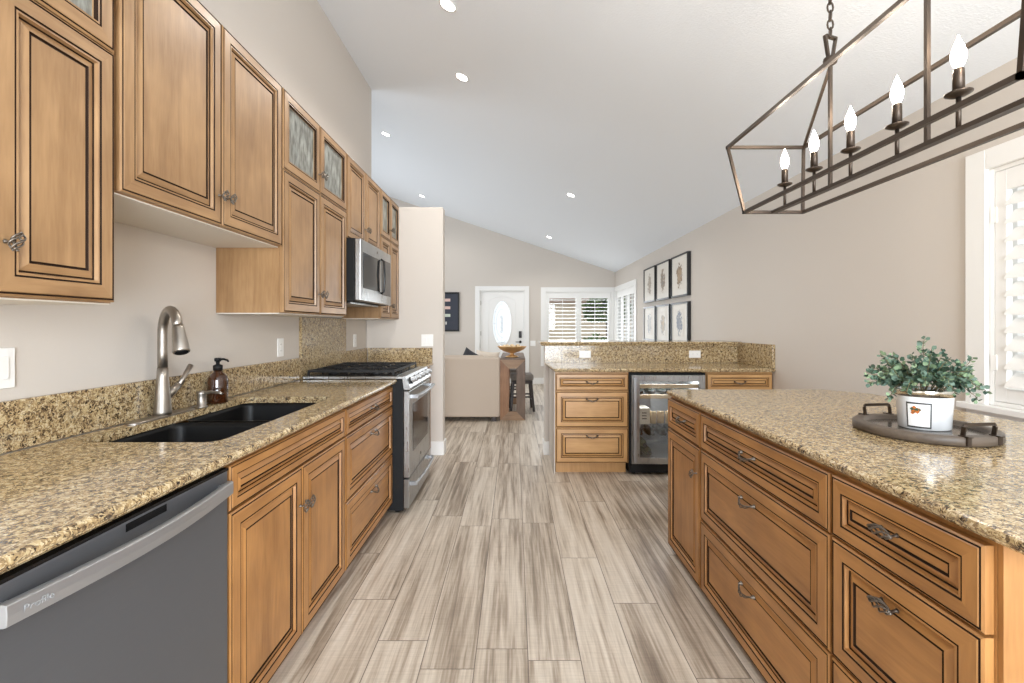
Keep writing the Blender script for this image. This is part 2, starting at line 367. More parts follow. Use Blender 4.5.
def thing(name, label, cat, loc=(0, 0, 0), rz=0, group=None):
    o = bpy.data.objects.new(name, None); C.objects.link(o); o.location = loc; o.rotation_euler = (0, 0, rz); o.empty_display_size = 0.1
    o['label'] = label; o['category'] = cat
    if group: o['group'] = group
    return o
def tag(o, label, cat, group=None):
    o['label'] = label; o['category'] = cat
    if group: o['group'] = group
    return o
def struct(o): o['kind'] = 'structure'; return o
def lab(o, t): o['label'] = t; return o
def child(o, name, parent, loc=(0, 0, 0), rot=(0, 0, 0)):
    """another object that shares o's mesh"""
    c = o.copy(); c.name = name; C.objects.link(c); c.parent = parent; c.location = loc; c.rotation_euler = rot; return c
def copy_tree(o, parent=None):
    c = o.copy(); C.objects.link(c); c.parent = parent
    for ch in list(o.children): copy_tree(ch, c)
    return c

def offset_poly(pts, d):
    """inward offset of a CCW polygon by d"""
    n = len(pts); out = []
    for i in range(n):
        p0, p1, p2 = Vector(pts[i - 1]), Vector(pts[i]), Vector(pts[(i + 1) % n])
        e1 = (p1 - p0).normalized(); e2 = (p2 - p1).normalized()
        n1 = Vector((-e1.y, e1.x)); n2 = Vector((-e2.y, e2.x))
        k = 1 + n1.dot(n2); out.append(tuple(p1 + (n1 + n2) * (d / k)))
    return out
def rrect(x0, x1, y0, y1, r, n=5):
    pts = []
    for cx, cy, a in ((x1 - r, y0 + r, -90), (x1 - r, y1 - r, 0), (x0 + r, y1 - r, 90), (x0 + r, y0 + r, 180)):
        for i in range(n + 1):
            q = R(a + 90 * i / n); pts.append((cx + r * math.cos(q), cy + r * math.sin(q)))
    return pts
def slab(name, outer, prof, holes=(), mat=None, parent=None):
    """stone slab with an edge profile [(inset, z), ...] from the top down"""
    bm = bmesh.new()
    loops = [[bm.verts.new((*p, z)) for p in offset_poly(outer, d)] for d, z in prof]
    n = len(outer)
    for a, b in zip(loops, loops[1:]):
        for i in range(n):
            f = bm.faces.new((a[i], a[(i + 1) % n], b[(i + 1) % n], b[i]))
    zt, zb = prof[0][1], prof[-1][1]
    hl = []
    for h in holes:
        t = [bm.verts.new((*p, zt)) for p in h]; u = [bm.verts.new((*p, zb)) for p in h]; hl.append((t, u))
        for i in range(len(h)): bm.faces.new((t[i], t[(i + 1) % len(h)], u[(i + 1) % len(h)], u[i]))
    for lp, side in ((loops[0], 0), (loops[-1], 1)):
        edges = []
        for l in [lp] + [x[side] for x in hl]:
            for i in range(len(l)):
                e = bm.edges.get((l[i], l[(i + 1) % len(l)])) or bm.edges.new((l[i], l[(i + 1) % len(l)])); edges.append(e)
        bmesh.ops.triangle_fill(bm, use_beauty=True, use_dissolve=False, edges=edges)
    bmesh.ops.recalc_face_normals(bm, faces=bm.faces)
    me = bpy.data.meshes.new(name); bm.to_mesh(me); bm.free(); me.materials.append(mat)
    o = bpy.data.objects.new(name, me); C.objects.link(o); o.parent = parent
    return o
OGEE = lambda zt, t: [(0.010, zt), (0.004, zt - 0.003), (0.001, zt - 0.007), (0.0, zt - 0.012), (0.002, zt - 0.017), (0.006, zt - 0.020), (0.007, zt - 0.024), (0.013, zt - 0.028), (0.016, zt - t)]

# ------------------------------------------------------------------ cabinet fronts
PROF = [(0.000, 0.000), (0.000, 0.017), (0.0048, 0.0205), (0.0068, 0.0185), (0.0095, 0.0205), (0.0115, 0.0220), (0.0450, 0.0230), (0.0478, 0.0195), (0.0500, 0.0215),
        (0.0545, 0.0220), (0.0575, 0.0130), (0.0600, 0.0105), (0.0622, 0.0120), (0.0800, 0.0190), (0.0832, 0.0138), (0.0870, 0.0165)]
GLZ = {3, 4, 7, 8, 11, 12, 14, 15}       # ring steps that hold dark glaze
def front_mesh(name, w_, h_, mats, parent, loc, glass=False, rot=0):
    """raised-panel door or drawer front: local x width, z height, front toward -y; the mesh's origin at its centre back.
    mats: vertical, glaze, horizontal"""
    mb = MB(); sc_ = min(1.0, (min(w_, h_) / 2 - 0.009) / 0.0870)
    prof = [(a * sc_ if sc_ < 1 else a, d) for a, d in PROF]
    if glass: prof = prof[:10] + [(0.058, 0.012), (0.058, 0.004)]
    def rect(a, d): return [(-w_ / 2 + a, -d, -h_ / 2 + a), (w_ / 2 - a, -d, -h_ / 2 + a), (w_ / 2 - a, -d, h_ / 2 - a), (-w_ / 2 + a, -d, h_ / 2 - a)]
    b = len(mb.v)
    for a, d in prof: mb.v += rect(a, d)
    for i in range(len(prof) - 1):
        g = i + 1 in GLZ if not glass else (i + 1 in (3, 4, 7, 8, 10))
        for j in range(4):
            k = (j + 1) % 4; base = 2 if j in (0, 2) else 0
            if base == 0 and rot: pass
            mb.face((b + i * 4 + j, b + i * 4 + k, b + (i + 1) * 4 + k, b + (i + 1) * 4 + j), 1 if g else base)
    last = b + (len(prof) - 1) * 4
    if not glass:
        mb.face((last, last + 1, last + 2, last + 3), 2 if w_ > h_ else 0)
        mb.face((b + 3, b + 2, b + 1, b), 0)
    else:
        bb = len(mb.v); mb.v += rect(0.058, 0.0)
        for j in range(4):
            k = (j + 1) % 4
            mb.face((b + j, b + k, bb + k, bb + j), 0); mb.face((last + j, last + k, bb + k, bb + j), 0)
    o = mb.build(name, mats, parent, loc=loc)
    if glass:
        g = MB(); a = 0.056; g.box(-w_ / 2 + a, w_ / 2 - a, -0.008, -0.004, -h_ / 2 + a, h_ / 2 - a)
        g.build('glass_pane', M['rain'], o)
    return o
_hw = {}
def birdcage(L, Rm, wr=0.0016, tilt=0.0, bow=0.0):
    """basket of twisted wires along local z, standing 0.03 off the front"""
    mb = MB(); n = 14; off = -0.028
    for k in range(4):
        pts = []
        for i in range(n + 1):
            t = i / n; rad = Rm * math.sin(PI * t) ** 0.8 + 0.001; q = k * PI / 2 + t * PI * 1.1
            x = rad * math.cos(q) + tilt * (t - 0.5); y = off + rad * math.sin(q) * 0.8 - bow * math.sin(PI * t)
            pts.append((x, y, (t - 0.5) * L))
        mb.tube(pts, wr, 6)
    return mb
def knob(parent, x, z, y=-0.022):
    if 'k' not in _hw:
        mb = birdcage(0.036, 0.011, 0.0021, 0.016)
        mb.lathe([(0.0005, -0.021), (0.003, -0.0205), (0.0035, -0.018), (0.0015, -0.016)], (-0.0, -0.028, 0), 10)
        for s in (-1, 1): mb.lathe([(0.0005, -0.003), (0.003, 0), (0.0005, 0.003)], (s * 0.008, -0.028, s * 0.019), 8)
        mb.lathe([(0.005, 0), (0.0045, -0.003), (0.0025, -0.006), (0.0025, -0.014), (0.005, -0.018)], (0, 0, 0), 10, axis='Y')
        mb.v = [(x_ * 1.1, y_, z_ * 1.1) for x_, y_, z_ in mb.v]; o = mb.build('knob', M['pewter'], parent, loc=(x, y, z)); _hw['k'] = o; return o
    return child(_hw['k'], 'knob', parent, (x, y, z))
def pull(parent, x, z, y=-0.022, short=False):
    key = 's' if short else 'p'
    if key not in _hw:
        mb = MB(); n = 18
        if short:                                       # stubby basket of twisted wires lying sideways
            L = 0.062
            for k in range(5):
                pts = []
                for i in range(n + 1):
                    t = i / n; rad = 0.0115 * math.sin(PI * t) ** 0.75 + 0.001; q = k * 2 * PI / 5 + t * PI * 1.2
                    pts.append(((t - 0.5) * L, -0.024 + rad * math.sin(q) * 0.85, rad * math.cos(q)))
                mb.tube(pts, 0.0023, 6)
            for s in (-1, 1):
                mb.lathe([(0.0005, -0.0045), (0.0045, 0), (0.0005, 0.0045)], (s * (L / 2 + 0.001), -0.024, 0), 8)
                mb.tube([(s * 0.022, 0, 0.0), (s * 0.022, -0.004, 0.0), (s * 0.026, -0.018, 0.0), (s * 0.029, -0.023, 0.0)], [0.006, 0.0035, 0.003, 0.003], 8)
        else:                                           # drooping twisted bail between two small rosettes
            L = 0.092
            for k in range(3):
                pts = []
                for i in range(n + 1):
                    t = i / n; rad = 0.0012 + 0.0055 * math.sin(PI * t) ** 1.5; q = k * 2 * PI / 3 + t * PI * 2.2
                    pts.append(((t - 0.5) * L, -0.010 - 0.018 * math.sin(PI * t) + rad * math.sin(q) * 0.7, 0.004 - 0.015 * math.sin(PI * t) + rad * math.cos(q)))
                mb.tube(pts, 0.0021, 6)
            for s in (-1, 1):
                mb.lathe([(0.008, 0.0), (0.0085, -0.002), (0.006, -0.005), (0.004, -0.010), (0.005, -0.013), (0.001, -0.015)], (s * 0.046, 0, 0.004), 10, 0, 'Y')
        o = mb.build('pull', M['pewter'], parent, loc=(x, y, z)); _hw[key] = o; return o
    return child(_hw[key], 'pull', parent, (x, y, z))

def cabinet(name, label, cat, loc, rz, W, D, z0, z1, fronts, mats, group=None, toe=None, split=None, under=None, top_open=False, cut=''):
    """local: x along the width, front plane at y=0 facing -y, depth toward +y.  fronts: (kind, x0, x1, z0, z1, hardware)"""
    t = thing(name, label, cat, loc, rz, group)
    c = MB(); T = 0.018
    zl, zr_ = (0.66 if 'l' in cut else z1), (0.66 if 'r' in cut else z1)
    c.box(0, T, 0.0, D, z0, zl); c.box(W - T, W, 0.0, D, z0, zr_)
    if cut: c.box(0, T, 0, 0.05, 0.66, z1); c.box(W - T, W, 0, 0.05, 0.66, z1)
    c.box(T, W - T, D - 0.008, D, z0, z1)
    c.box(T, W - T, 0, D - 0.008, z0, z0 + T)
    if not top_open: c.box(T, W - T, 0, D - 0.008, z1 - T, z1)
    if split:
        c.box(T, W - T, 0, D - 0.008, split - T / 2, split + T / 2); c.box(T, W - T, 0, 0.016, z0 + T, split - T / 2)
        c.box(T, T + 0.02, 0, 0.016, split + T / 2, z1 - T); c.box(W - T - 0.02, W - T, 0, 0.016, split + T / 2, z1 - T)
    else:
        c.box(T, W - T, 0, 0.016, z0 + T, z1 if top_open else z1 - T)
    c.build('carcass', mats[0], t)
    if under:
        u = MB(); u.box(0.002, W - 0.002, 0.002, D - 0.002, z0 - 0.004, z0); lab(u.build('underside_panel', under, t), 'pale painted underside')
    if toe:
        k = MB(); k.box(0.01, W - 0.01, toe, D - 0.01, 0.0, z0); k.build('toe_kick', mats[0], t)
    for kind, x0, x1, a, b, hw in fronts:
        nm = 'drawer' if kind == 'drawer' else 'door'
        o = front_mesh(nm, x1 - x0, b - a, mats, t, ((x0 + x1) / 2, -0.0005, (a + b) / 2), kind == 'glass')
        if kind == 'glass': lab(o, 'door glazed with pale textured glass')
        for h in hw:
            if h[0] == 'k': knob(o, h[1] - (x0 + x1) / 2, h[2] - (a + b) / 2)
            else: pull(o, h[1] - (x0 + x1) / 2, h[2] - (a + b) / 2, short=h[0] == 's')
    return t

UP = [M['wv'], M['glaze'], M['wh']]; LO = [M['bv'], M['glaze'], M['bh']]; PE = [M['pv'], M['glaze'], M['ph']]

# ================================================================== room shell
XL, XR, YB, YF = -1.478, 2.235, 10.12, -3.0
ZR, SL = 2.48, 0.335                       # ceiling height at the right wall, and its slope
def zc(x): return ZR + SL * (XR - x)
XFAR = -5.0
mb = MB(); mb.box(XFAR - 0.1, XR + 0.15, YF - 0.1, YB + 0.1, -0.1, 0); struct(mb.build('floor', M['floor']))
mb = MB()
mb.v += [(XFAR - 0.1, YF - 0.1, zc(XFAR - 0.1)), (XR + 0.15, YF - 0.1, zc(XR + 0.15)), (XR + 0.15, YB + 0.1, zc(XR + 0.15)), (XFAR - 0.1, YB + 0.1, zc(XFAR - 0.1))]
mb.v += [(x, y, z + 0.12) for x, y, z in mb.v[:4]]
for q in ((0, 1, 2, 3), (7, 6, 5, 4), (0, 4, 5, 1), (1, 5, 6, 2), (2, 6, 7, 3), (3, 7, 4, 0)): mb.face(q)
struct(mb.build('ceiling', M['ceil']))
def wall(name, pieces, mat=M['wall'] if 0 else None):
    mb = MB()
    for p in pieces: mb.box(*p)
    return struct(mb.build(name, M['wall']))
def slope_wall_y(mb, y0, y1, x0, x1, z0):
    """wall across x with a top that follows the ceiling"""
    b = len(mb.v); mb.v += [(x0, y0, z0), (x1, y0, z0), (x1, y1, z0), (x0, y1, z0), (x0, y0, zc(x0) + 0.02), (x1, y0, zc(x1) + 0.02), (x1, y1, zc(x1) + 0.02), (x0, y1, zc(x0) + 0.02)]
    for q in ((0, 3, 2, 1), (4, 5, 6, 7), (0, 1, 5, 4), (1, 2, 6, 5), (2, 3, 7, 6), (3, 0, 4, 7)): mb.face([b + i for i in q])
WING_Y = 4.53
wall('wall_left', [(XL - 0.14, XL, YF, 4.70, 0, zc(XL) + 0.03)])
mb = MB(); mb.box(XL + 0.001, -0.712, WING_Y, 4.66, 0, 2.47); struct(mb.build('wall_left_wing', M['wall'], bevel=0.008))
mb = MB(); mb.box(XFAR, XL - 0.14, 2.2, 2.3, 0, zc(XL)); slope_wall_y(mb, 2.2, 2.3, XFAR, XL - 0.13, 2.0); struct(mb.build('wall_hall', M['wall']))
# far left wall of the living room, with an opening added for the side fill
mb = MB(); x0, x1 = XFAR - 0.1, XFAR
for p in ((2.2, 5.8, 0, 4.95), (8.8, YB, 0, 4.95), (5.8, 8.8, 0, 0.7), (5.8, 8.8, 2.5, 4.95)): mb.box(x0, x1, p[0], p[1], p[2], p[3])
struct(mb.build('wall_living_side', M['wall']))
# back wall: front door and front window openings
DX0, DX1, DZ = -0.775, 0.225, 2.07
BX0, BX1, BZ0, BZ1 = 0.69, 2.16, 0.50, 2.04
mb = MB(); y0, y1 = YB, YB + 0.12
slope_wall_y(mb, y0, y1, XFAR, DX0, 0); slope_wall_y(mb, y0, y1, DX0, DX1, DZ); slope_wall_y(mb, y0, y1, DX1, BX0, 0)
slope_wall_y(mb, y0, y1, BX0, BX1, BZ1); mb.box(BX0, BX1, y0, y1, 0, BZ0); slope_wall_y(mb, y0, y1, BX1, XR + 0.15, 0)
struct(mb.build('wall_back', M['wall']))
# right wall: kitchen window and living room window openings
KW = (0.44, 2.14, 0.915, 2.02); SW = (8.42, 9.98, 0.50, 2.04)
mb = MB(); zt = ZR + 0.02
mb.box(XR, XR + 0.14, YF, KW[0], 0, zt); mb.box(XR, XR + 0.14, KW[0], KW[1], 0, KW[2]); mb.box(XR, XR + 0.14, KW[0], KW[1], KW[3], zt)
mb.box(XR, XR + 0.14, KW[1], SW[0], 0, zt); mb.box(XR, XR + 0.14, SW[0], SW[1], 0, SW[2]); mb.box(XR, XR + 0.14, SW[0], SW[1], SW[3], zt); mb.box(XR, XR + 0.14, SW[1], YB, 0, zt)
struct(mb.build('wall_right', M['wall']))
# wall behind the camera, its wide opening added to let the fill in
mb = MB(); y0, y1 = YF - 0.12, YF
slope_wall_y(mb, y0, y1, XL - 0.14, -0.4, 0); slope_wall_y(mb, y0, y1, -0.4, 2.1, 2.45); slope_wall_y(mb, y0, y1, 2.1, XR + 0.15, 0)
struct(mb.build('wall_front', M['wall']))
# peninsula half wall
mb = MB(); mb.box(0.30, XR - 0.001, 4.54, 4.68, 0, 1.089); struct(mb.build('wall_peninsula', M['wall']))
# baseboards
mb = MB(); mb.box(-0.7 - 0.135, -0.700, WING_Y - 0.014, 4.674, 0.0005, 0.135); struct(mb.build('baseboard_wing', M['white'], bevel=0.004))
mb = MB(); mb.box(0.288, 0.374, 4.526, 4.694, 0.0005, 0.135); struct(mb.build('baseboard_peninsula', M['white'], bevel=0.004))
mb = MB(); mb.box(XFAR, DX0 - 0.115, YB - 0.015, YB, 0.0005, 0.135); mb.box(DX1 + 0.115, XR, YB - 0.015, YB, 0.0005, 0.135); struct(mb.build('baseboard_back', M['white']))
mb = MB(); mb.box(XR - 0.015, XR, 4.70, YB - 0.016, 0.0005, 0.135); mb.box(XR - 0.015, XR, YF, 3.9, 0.0005, 0.135); struct(mb.build('baseboard_right', M['white']))

# ------------------------------------------------------------------ shuttered windows
def shutter_window(name, loc, rz, W, z0, z1, panels, nl, rodx=None, sill=True, casing=0.085, stile=0.055, rail=0.11, tilt=28, toprail=None, mull=0.0):
    """local: opening from x=0..W, wall face at y=0, room toward -y"""
    t = bpy.data.objects.new(name, None); C.objects.link(t); t.location = loc; t.rotation_euler = (0, 0, rz); struct(t)
    c = MB(); cw = casing; k = 0.022
    c.box(-cw, 0, -k, 0, z0 - (0 if sill else cw), z1 + cw); c.box(W, W + cw, -k, 0, z0 - (0 if sill else cw), z1 + cw); c.box(0, W, -k, 0, z1, z1 + cw)
    if not sill: c.box(0, W, -k, 0, z0 - cw, z0)
    c.box(0.0, 0.02, 0, 0.13, z0, z1); c.box(W - 0.02, W, 0, 0.13, z0, z1); c.box(0.02, W - 0.02, 0, 0.13, z1 - 0.02, z1); c.box(0.02, W - 0.02, 0, 0.13, z0, z0 + 0.02)
    c.build('casing', M['white'], t, bevel=0.003)
    if sill:
        s = MB(); s.box(-cw - 0.02, W + cw + 0.02, -0.05, 0, z0 - 0.03, z0); s.box(-cw, W + cw, -0.018, 0, z0 - 0.10, z0 - 0.03); s.build('sill', M['white'], t, bevel=0.004)
    g = MB(); g.box(0.02, W - 0.02, 0.085, 0.089, z0 + 0.02, z1 - 0.02); g.build('glass_pane', M['glass'], t)
    sash = MB()
    for i in range(panels + 1):
        xx = 0.02 + (W - 0.04 - 0.035) * i / panels; sash.box(xx, xx + 0.035, 0.07, 0.105, z0 + 0.02, z1 - 0.02)
    sash.box(0.055, W - 0.055, 0.07, 0.105, z0 + 0.02, z0 + 0.06); sash.box(0.055, W - 0.055, 0.07, 0.105, z1 - 0.06, z1 - 0.02)
    sash.build('sash', M['white'], t)
    iw = (W - 0.044) / panels; tr = toprail or rail
    lv = None
    for p in range(panels):
        a = 0.022 + iw * p + 0.0015; b = a + iw - 0.003
        f = MB(); y0, y1 = 0.0, 0.028
        f.box(a, a + stile, y0, y1, z0 + 0.022, z1 - 0.022); f.box(b - stile, b, y0, y1, z0 + 0.022, z1 - 0.022)
        f.box(a + stile, b - stile, y0, y1, z0 + 0.022, z0 + rail); f.box(a + stile, b - stile, y0, y1, z1 - tr, z1 - 0.022)
        sp = f.build('shutter_panel', M['white'], t, bevel=0.002)
        la, lb = a + stile + 0.002, b - stile - 0.002; za, zb = z0 + rail, z1 - tr; pitch = (zb - za) / nl
        for i in range(nl):
            if lv is None:
                m_ = MB(); ch = pitch * 0.56; th = 0.0052; prof = [(ch * math.cos(q), th * math.sin(q)) for q in [2 * PI * j / 10 for j in range(10)]]
                ca, sa = math.cos(R(tilt)), math.sin(R(tilt))
                m_.ring_loft([[(xx, y * ca - z * sa, y * sa + z * ca) for y, z in prof] for xx in (-(lb - la) / 2, (lb - la) / 2)], 0, False)
                lv = m_.build('louver', M['white'], sp, loc=((la + lb) / 2, 0.014, za + pitch * (i + 0.5)))
            else: child(lv, 'louver', sp, ((la + lb) / 2, 0.014, za + pitch * (i + 0.5)))
        r = MB(); rx = (la + lb) / 2; r.box(rx - 0.005, rx + 0.005, -0.034, -0.024, za + 0.03, zb - 0.03); r.build('tilt_rod', M['white'], sp)
        for zz in (z0 + 0.2, z1 - 0.22):
            h = MB(); hx = a - 0.002 if p < panels / 2 else b + 0.002
            h.box(hx - 0.012, hx + 0.012, -0.004, 0.0, zz - 0.035, zz + 0.035); h.build('hinge', M['plate'], sp)
    return t
# kitchen window beside the island: local x runs toward -Y
shutter_window('window_1', (XR, KW[1], 0), R(-90), KW[1] - KW[0], KW[2], KW[3], 3, 11, casing=0.095, rail=0.085, toprail=0.115, stile=0.05, tilt=50)
shutter_window('window_2', (BX0, YB, 0), 0, BX1 - BX0, BZ0, BZ1, 2, 16, sill=False, casing=0.105, rail=0.10, toprail=0.135, stile=0.060, tilt=7)
shutter_window('window_3', (XR, SW[1], 0), R(-90), SW[1] - SW[0], SW[2], SW[3], 3, 18, sill=False, casing=0.105, rail=0.10, toprail=0.14, tilt=30)

# ------------------------------------------------------------------ front door
d = bpy.data.objects.new('door_1', None); C.objects.link(d); d.location = (0, YB, 0); struct(d)
mb = MB(); cw = 0.10
mb.box(DX0 - cw, DX0, -0.022, 0, 0, DZ + cw); mb.box(DX1, DX1 + cw, -0.022, 0, 0, DZ + cw); mb.box(DX0, DX1, -0.022, 0, DZ, DZ + cw)
mb.box(DX0, DX0 + 0.02, 0, 0.11, 0, DZ); mb.box(DX1 - 0.02, DX1, 0, 0.11, 0, DZ); mb.box(DX0 + 0.02, DX1 - 0.02, 0, 0.11, DZ - 0.02, DZ)
mb.build('casing', M['white'], d, bevel=0.004)
# leaf with oval glazing
ex, ez, ea, eb = (DX0 + DX1) / 2 - 0.005, 1.345, 0.205, 0.50
N = 40
oval = [(ex + ea * math.cos(2 * PI * i / N), ez + eb * math.sin(2 * PI * i / N)) for i in range(N)]
bm = bmesh.new()
lx0, lx1 = DX0 + 0.022, DX1 - 0.022
outer = [(lx0, 0.008), (lx1, 0.008), (lx1, DZ - 0.022), (lx0, DZ - 0.022)]
for y in (0.03, 0.07):
    lo = [bm.verts.new((x, y, z)) for x, z in outer]; hi = [bm.verts.new((x, y, z)) for x, z in oval]
    es = [bm.edges.new((lo[i], lo[(i + 1) % 4])) for i in range(4)] + [bm.edges.new((hi[i], hi[(i + 1) % N])) for i in range(N)]
    bmesh.ops.triangle_fill(bm, use_beauty=True, edges=es)
    if y == 0.03: l0, h0 = lo, hi
for i in range(4): bm.faces.new((l0[i], l0[(i + 1) % 4], lo[(i + 1) % 4], lo[i]))
for i in range(N): bm.faces.new((h0[i], h0[(i + 1) % N], hi[(i + 1) % N], hi[i]))
bmesh.ops.recalc_face_normals(bm, faces=bm.faces)
me = bpy.data.meshes.new('leaf'); bm.to_mesh(me); bm.free(); me.materials.append(M['white'])
leaf = bpy.data.objects.new('door_leaf', me); C.objects.link(leaf); leaf.parent = d
def path_ring(mb, pts, r, n=6):
    pts = pts + [pts[0], pts[1]]; mb.tube(pts, r, n, cap=False)
mb = MB(); path_ring(mb, [(x, 0.028, z) for x, z in [(ex + (ea + 0.012) * math.cos(2 * PI * i / N), ez + (eb + 0.012) * math.sin(2 * PI * i / N)) for i in range(N)]], 0.013)
# panel moulding: frame with an eyebrow top
pm = [(ex - 0.30, 0.028, 0.12), (ex + 0.30, 0.028, 0.12), (ex + 0.30, 0.028, 1.84)] + [(ex + 0.30 * math.cos(q), 0.028, 1.84 + 0.10 * math.sin(q) ** 1.5) for q in [PI * i / 14 for i in range(1, 14)]] + [(ex - 0.30, 0.028, 1.84)]
path_ring(mb, pm, 0.007)
mb.build('moulding', M['white'], leaf)
mb = MB(); mb.v += [(x, 0.045, z) for x, z in oval] + [(x, 0.049, z) for x, z in oval]
mb.face(range(N)); mb.face(range(2 * N - 1, N - 1, -1)); mb.build('oval_glass', M['oval'], leaf)
mb = MB()
for s in (0.62, 0.86): path_ring(mb, [(ex + ea * s * math.cos(2 * PI * i / N), 0.043, ez + eb * s * math.sin(2 * PI * i / N)) for i in range(N)], 0.0018, 5)
for k in range(7):
    z = ez + 0.17 - k * 0.055; sg = 1 if k % 2 else -1
    mb.tube([(ex + sg * 0.028 * math.sin(PI * i / 8), 0.043, z - 0.055 * i / 8) for i in range(9)], 0.0045, 6)
    mb.tube([(ex - sg * 0.02 * math.sin(PI * i / 8), 0.043, z - 0.045 * i / 8) for i in range(9)], 0.003, 6)
for q in (0, 90, 180, 270): mb.tube([(ex + ea * 0.62 * math.cos(R(q)), 0.043, ez + eb * 0.62 * math.sin(R(q))), (ex + ea * math.cos(R(q)), 0.043, ez + eb * math.sin(R(q)))], 0.0018, 5)
mb.v = [(x, y - 0.006, z) for x, y, z in mb.v]; mb.build('leaded_scrollwork', M['slot'], leaf)
mb = MB(); mb.box(DX1 - 0.13, DX1 - 0.065, 0.005, 0.03, 1.02, 1.17); mb.build('keypad_lock', M['keypad'], leaf, bevel=0.008)
mb = MB(); mb.lathe([(0.03, 0.03), (0.03, 0.02), (0.012, 0.015), (0.012, -0.02)], (DX1 - 0.095, 0, 0.93), 16, axis='Y'); mb.bar((DX1 - 0.095, -0.015, 0.93), (DX1 - 0.20, -0.015, 0.93), 0.016); mb.build('lever_handle', M['keypad'], leaf)
for zz in (0.35, 1.12, 1.80):
    mb = MB(); mb.box(DX0 + 0.012, DX0 + 0.03, 0.022, 0.03, zz - 0.05, zz + 0.05); mb.build('hinge', M['pewter'], leaf)

# ------------------------------------------------------------------ electrical plates
def wall_plate(label, loc, rz, w_, h_, kind, group=None):
    t = thing('wall_socket' if kind == 'socket' else 'light_switch', label, 'socket' if kind == 'socket' else 'switch', loc, rz, group)
    p = MB(); p.box(-w_ / 2, w_ / 2, -0.006, -0.0005, -h_ / 2, h_ / 2); p.build('cover_plate', M['plate'], t, bevel=0.002)
    if kind == 'socket':
        hor = w_ > h_
        for s in (-1, 1):
            cx, cz = (s * 0.02, 0) if hor else (0, s * 0.02)
            q = MB(); q.lathe([(0.0155, -0.006), (0.0155, -0.0075)], (cx, 0, cz), 16, 0, 'Y')
            for e in (-1, 1):
                if hor: q.box(cx - 0.003, cx + 0.003, -0.0082, -0.0074, e * 0.006 - 0.001, e * 0.006 + 0.001, 1)
                else: q.box(e * 0.006 - 0.001, e * 0.006 + 0.001, -0.0082, -0.0074, cz - 0.003, cz + 0.003, 1)
            q.build('outlet', [M['plate'], M['slot']], t)
    else:
        n = kind
        for i in range(n):
            cx = (i - (n - 1) / 2) * 0.046
            q = MB(); q.box(cx - 0.0165, cx + 0.0165, -0.0095, -0.006, -0.033, 0.033); q.build('rocker', M['plate'], t, bevel=0.0015)
    return t
wall_plate('white rocker switch plate on the kitchen wall just above the backsplash, beside the sink', (XL, 1.283, 1.163), R(90), 0.118, 0.118, 2)
wall_plate('white upright outlet on the wall over the sink counter, right of the amber bottle', (XL, 2.868, 1.15), R(90), 0.072, 0.115, 'socket')
wall_plate('white upright outlet on the kitchen wall below the far cabinet, past the stove', (XL, 4.208, 1.15), R(90), 0.072, 0.115, 'socket')
wall_plate('white double switch plate on the end wall beside the stove', (-0.868, WING_Y, 1.142), 0, 0.118, 0.118, 2)
wall_plate('white sideways outlet in the granite splash above the three-drawer peninsula cabinet', (0.70, 4.52, 1.005), 0, 0.115, 0.072, 'socket')
wall_plate('white sideways outlet in the granite splash above the wine cooler', (1.79, 4.52, 1.005), 0, 0.115, 0.072, 'socket')
wall_plate('white switch plate on the far wall between the front door and the window', (0.41, YB, 0.90), 0, 0.118, 0.118, 2)

# ================================================================== left run: uppers
UX = -1.165; UD = 0.311
cabinet('upper_cabinet', 'maple upper cabinet with one tall door and small glass door, nearest above the sink counter', 'cabinet', (UX, 0.990, 0), R(90), 0.322, UD, 1.35, 2.47,
        [('door', 0.004, 0.314, 1.353, 2.062, [('k', 0.030, 1.475)]), ('glass', 0.004, 0.314, 2.066, 2.467, [('k', 0.030, 2.16)])], UP, split=2.064, under=M['cream_under'])
cabinet('upper_cabinet', 'short two-door maple upper cabinet with white underside, over the sink', 'cabinet', (UX, 1.318, 0), R(90), 0.928, UD, 1.675, 2.47,
        [('door', 0.004, 0.462, 1.678, 2.467, [('k', 0.440, 1.79)]), ('door', 0.466, 0.924, 1.678, 2.467, [('k', 0.488, 1.79)])], UP, under=M['cream_under'])
cabinet('upper_cabinet', 'tall four-door maple upper cabinet with two glass doors, left of the microwave', 'cabinet', (UX, 2.250, 0), R(90), 0.856, UD, 1.35, 2.47,
        [('door', 0.004, 0.426, 1.353, 2.062, [('k', 0.404, 1.47)]), ('door', 0.430, 0.852, 1.353, 2.062, [('k', 0.452, 1.47)]),
         ('glass', 0.004, 0.426, 2.066, 2.467, [('k', 0.404, 2.17)]), ('glass', 0.430, 0.852, 2.066, 2.467, [('k', 0.452, 2.17)])], UP, split=2.064, under=M['cream_under'])
cabinet('upper_cabinet', 'short two-door maple upper cabinet directly above the microwave', 'cabinet', (UX, 3.110, 0), R(90), 0.776, UD, 1.890, 2.47,
        [('door', 0.004, 0.386, 1.893, 2.467, [('k', 0.364, 2.02)]), ('door', 0.390, 0.772, 1.893, 2.467, [('k', 0.412, 2.02)])], UP)
cabinet('upper_cabinet', 'tall maple upper cabinet with glass upper doors, at the far end past the microwave', 'cabinet', (UX, 3.890, 0), R(90), 0.620, UD, 1.35, 2.47,
        [('door', 0.004, 0.308, 1.353, 2.062, [('k', 0.288, 1.47)]), ('door', 0.312, 0.616, 1.353, 2.062, [('k', 0.332, 1.47)]),
         ('glass', 0.004, 0.308, 2.066, 2.467, [('k', 0.288, 2.165)]), ('glass', 0.312, 0.616, 2.066, 2.467, [('k', 0.332, 2.165)])], UP, split=2.064, under=M['cream_under'])

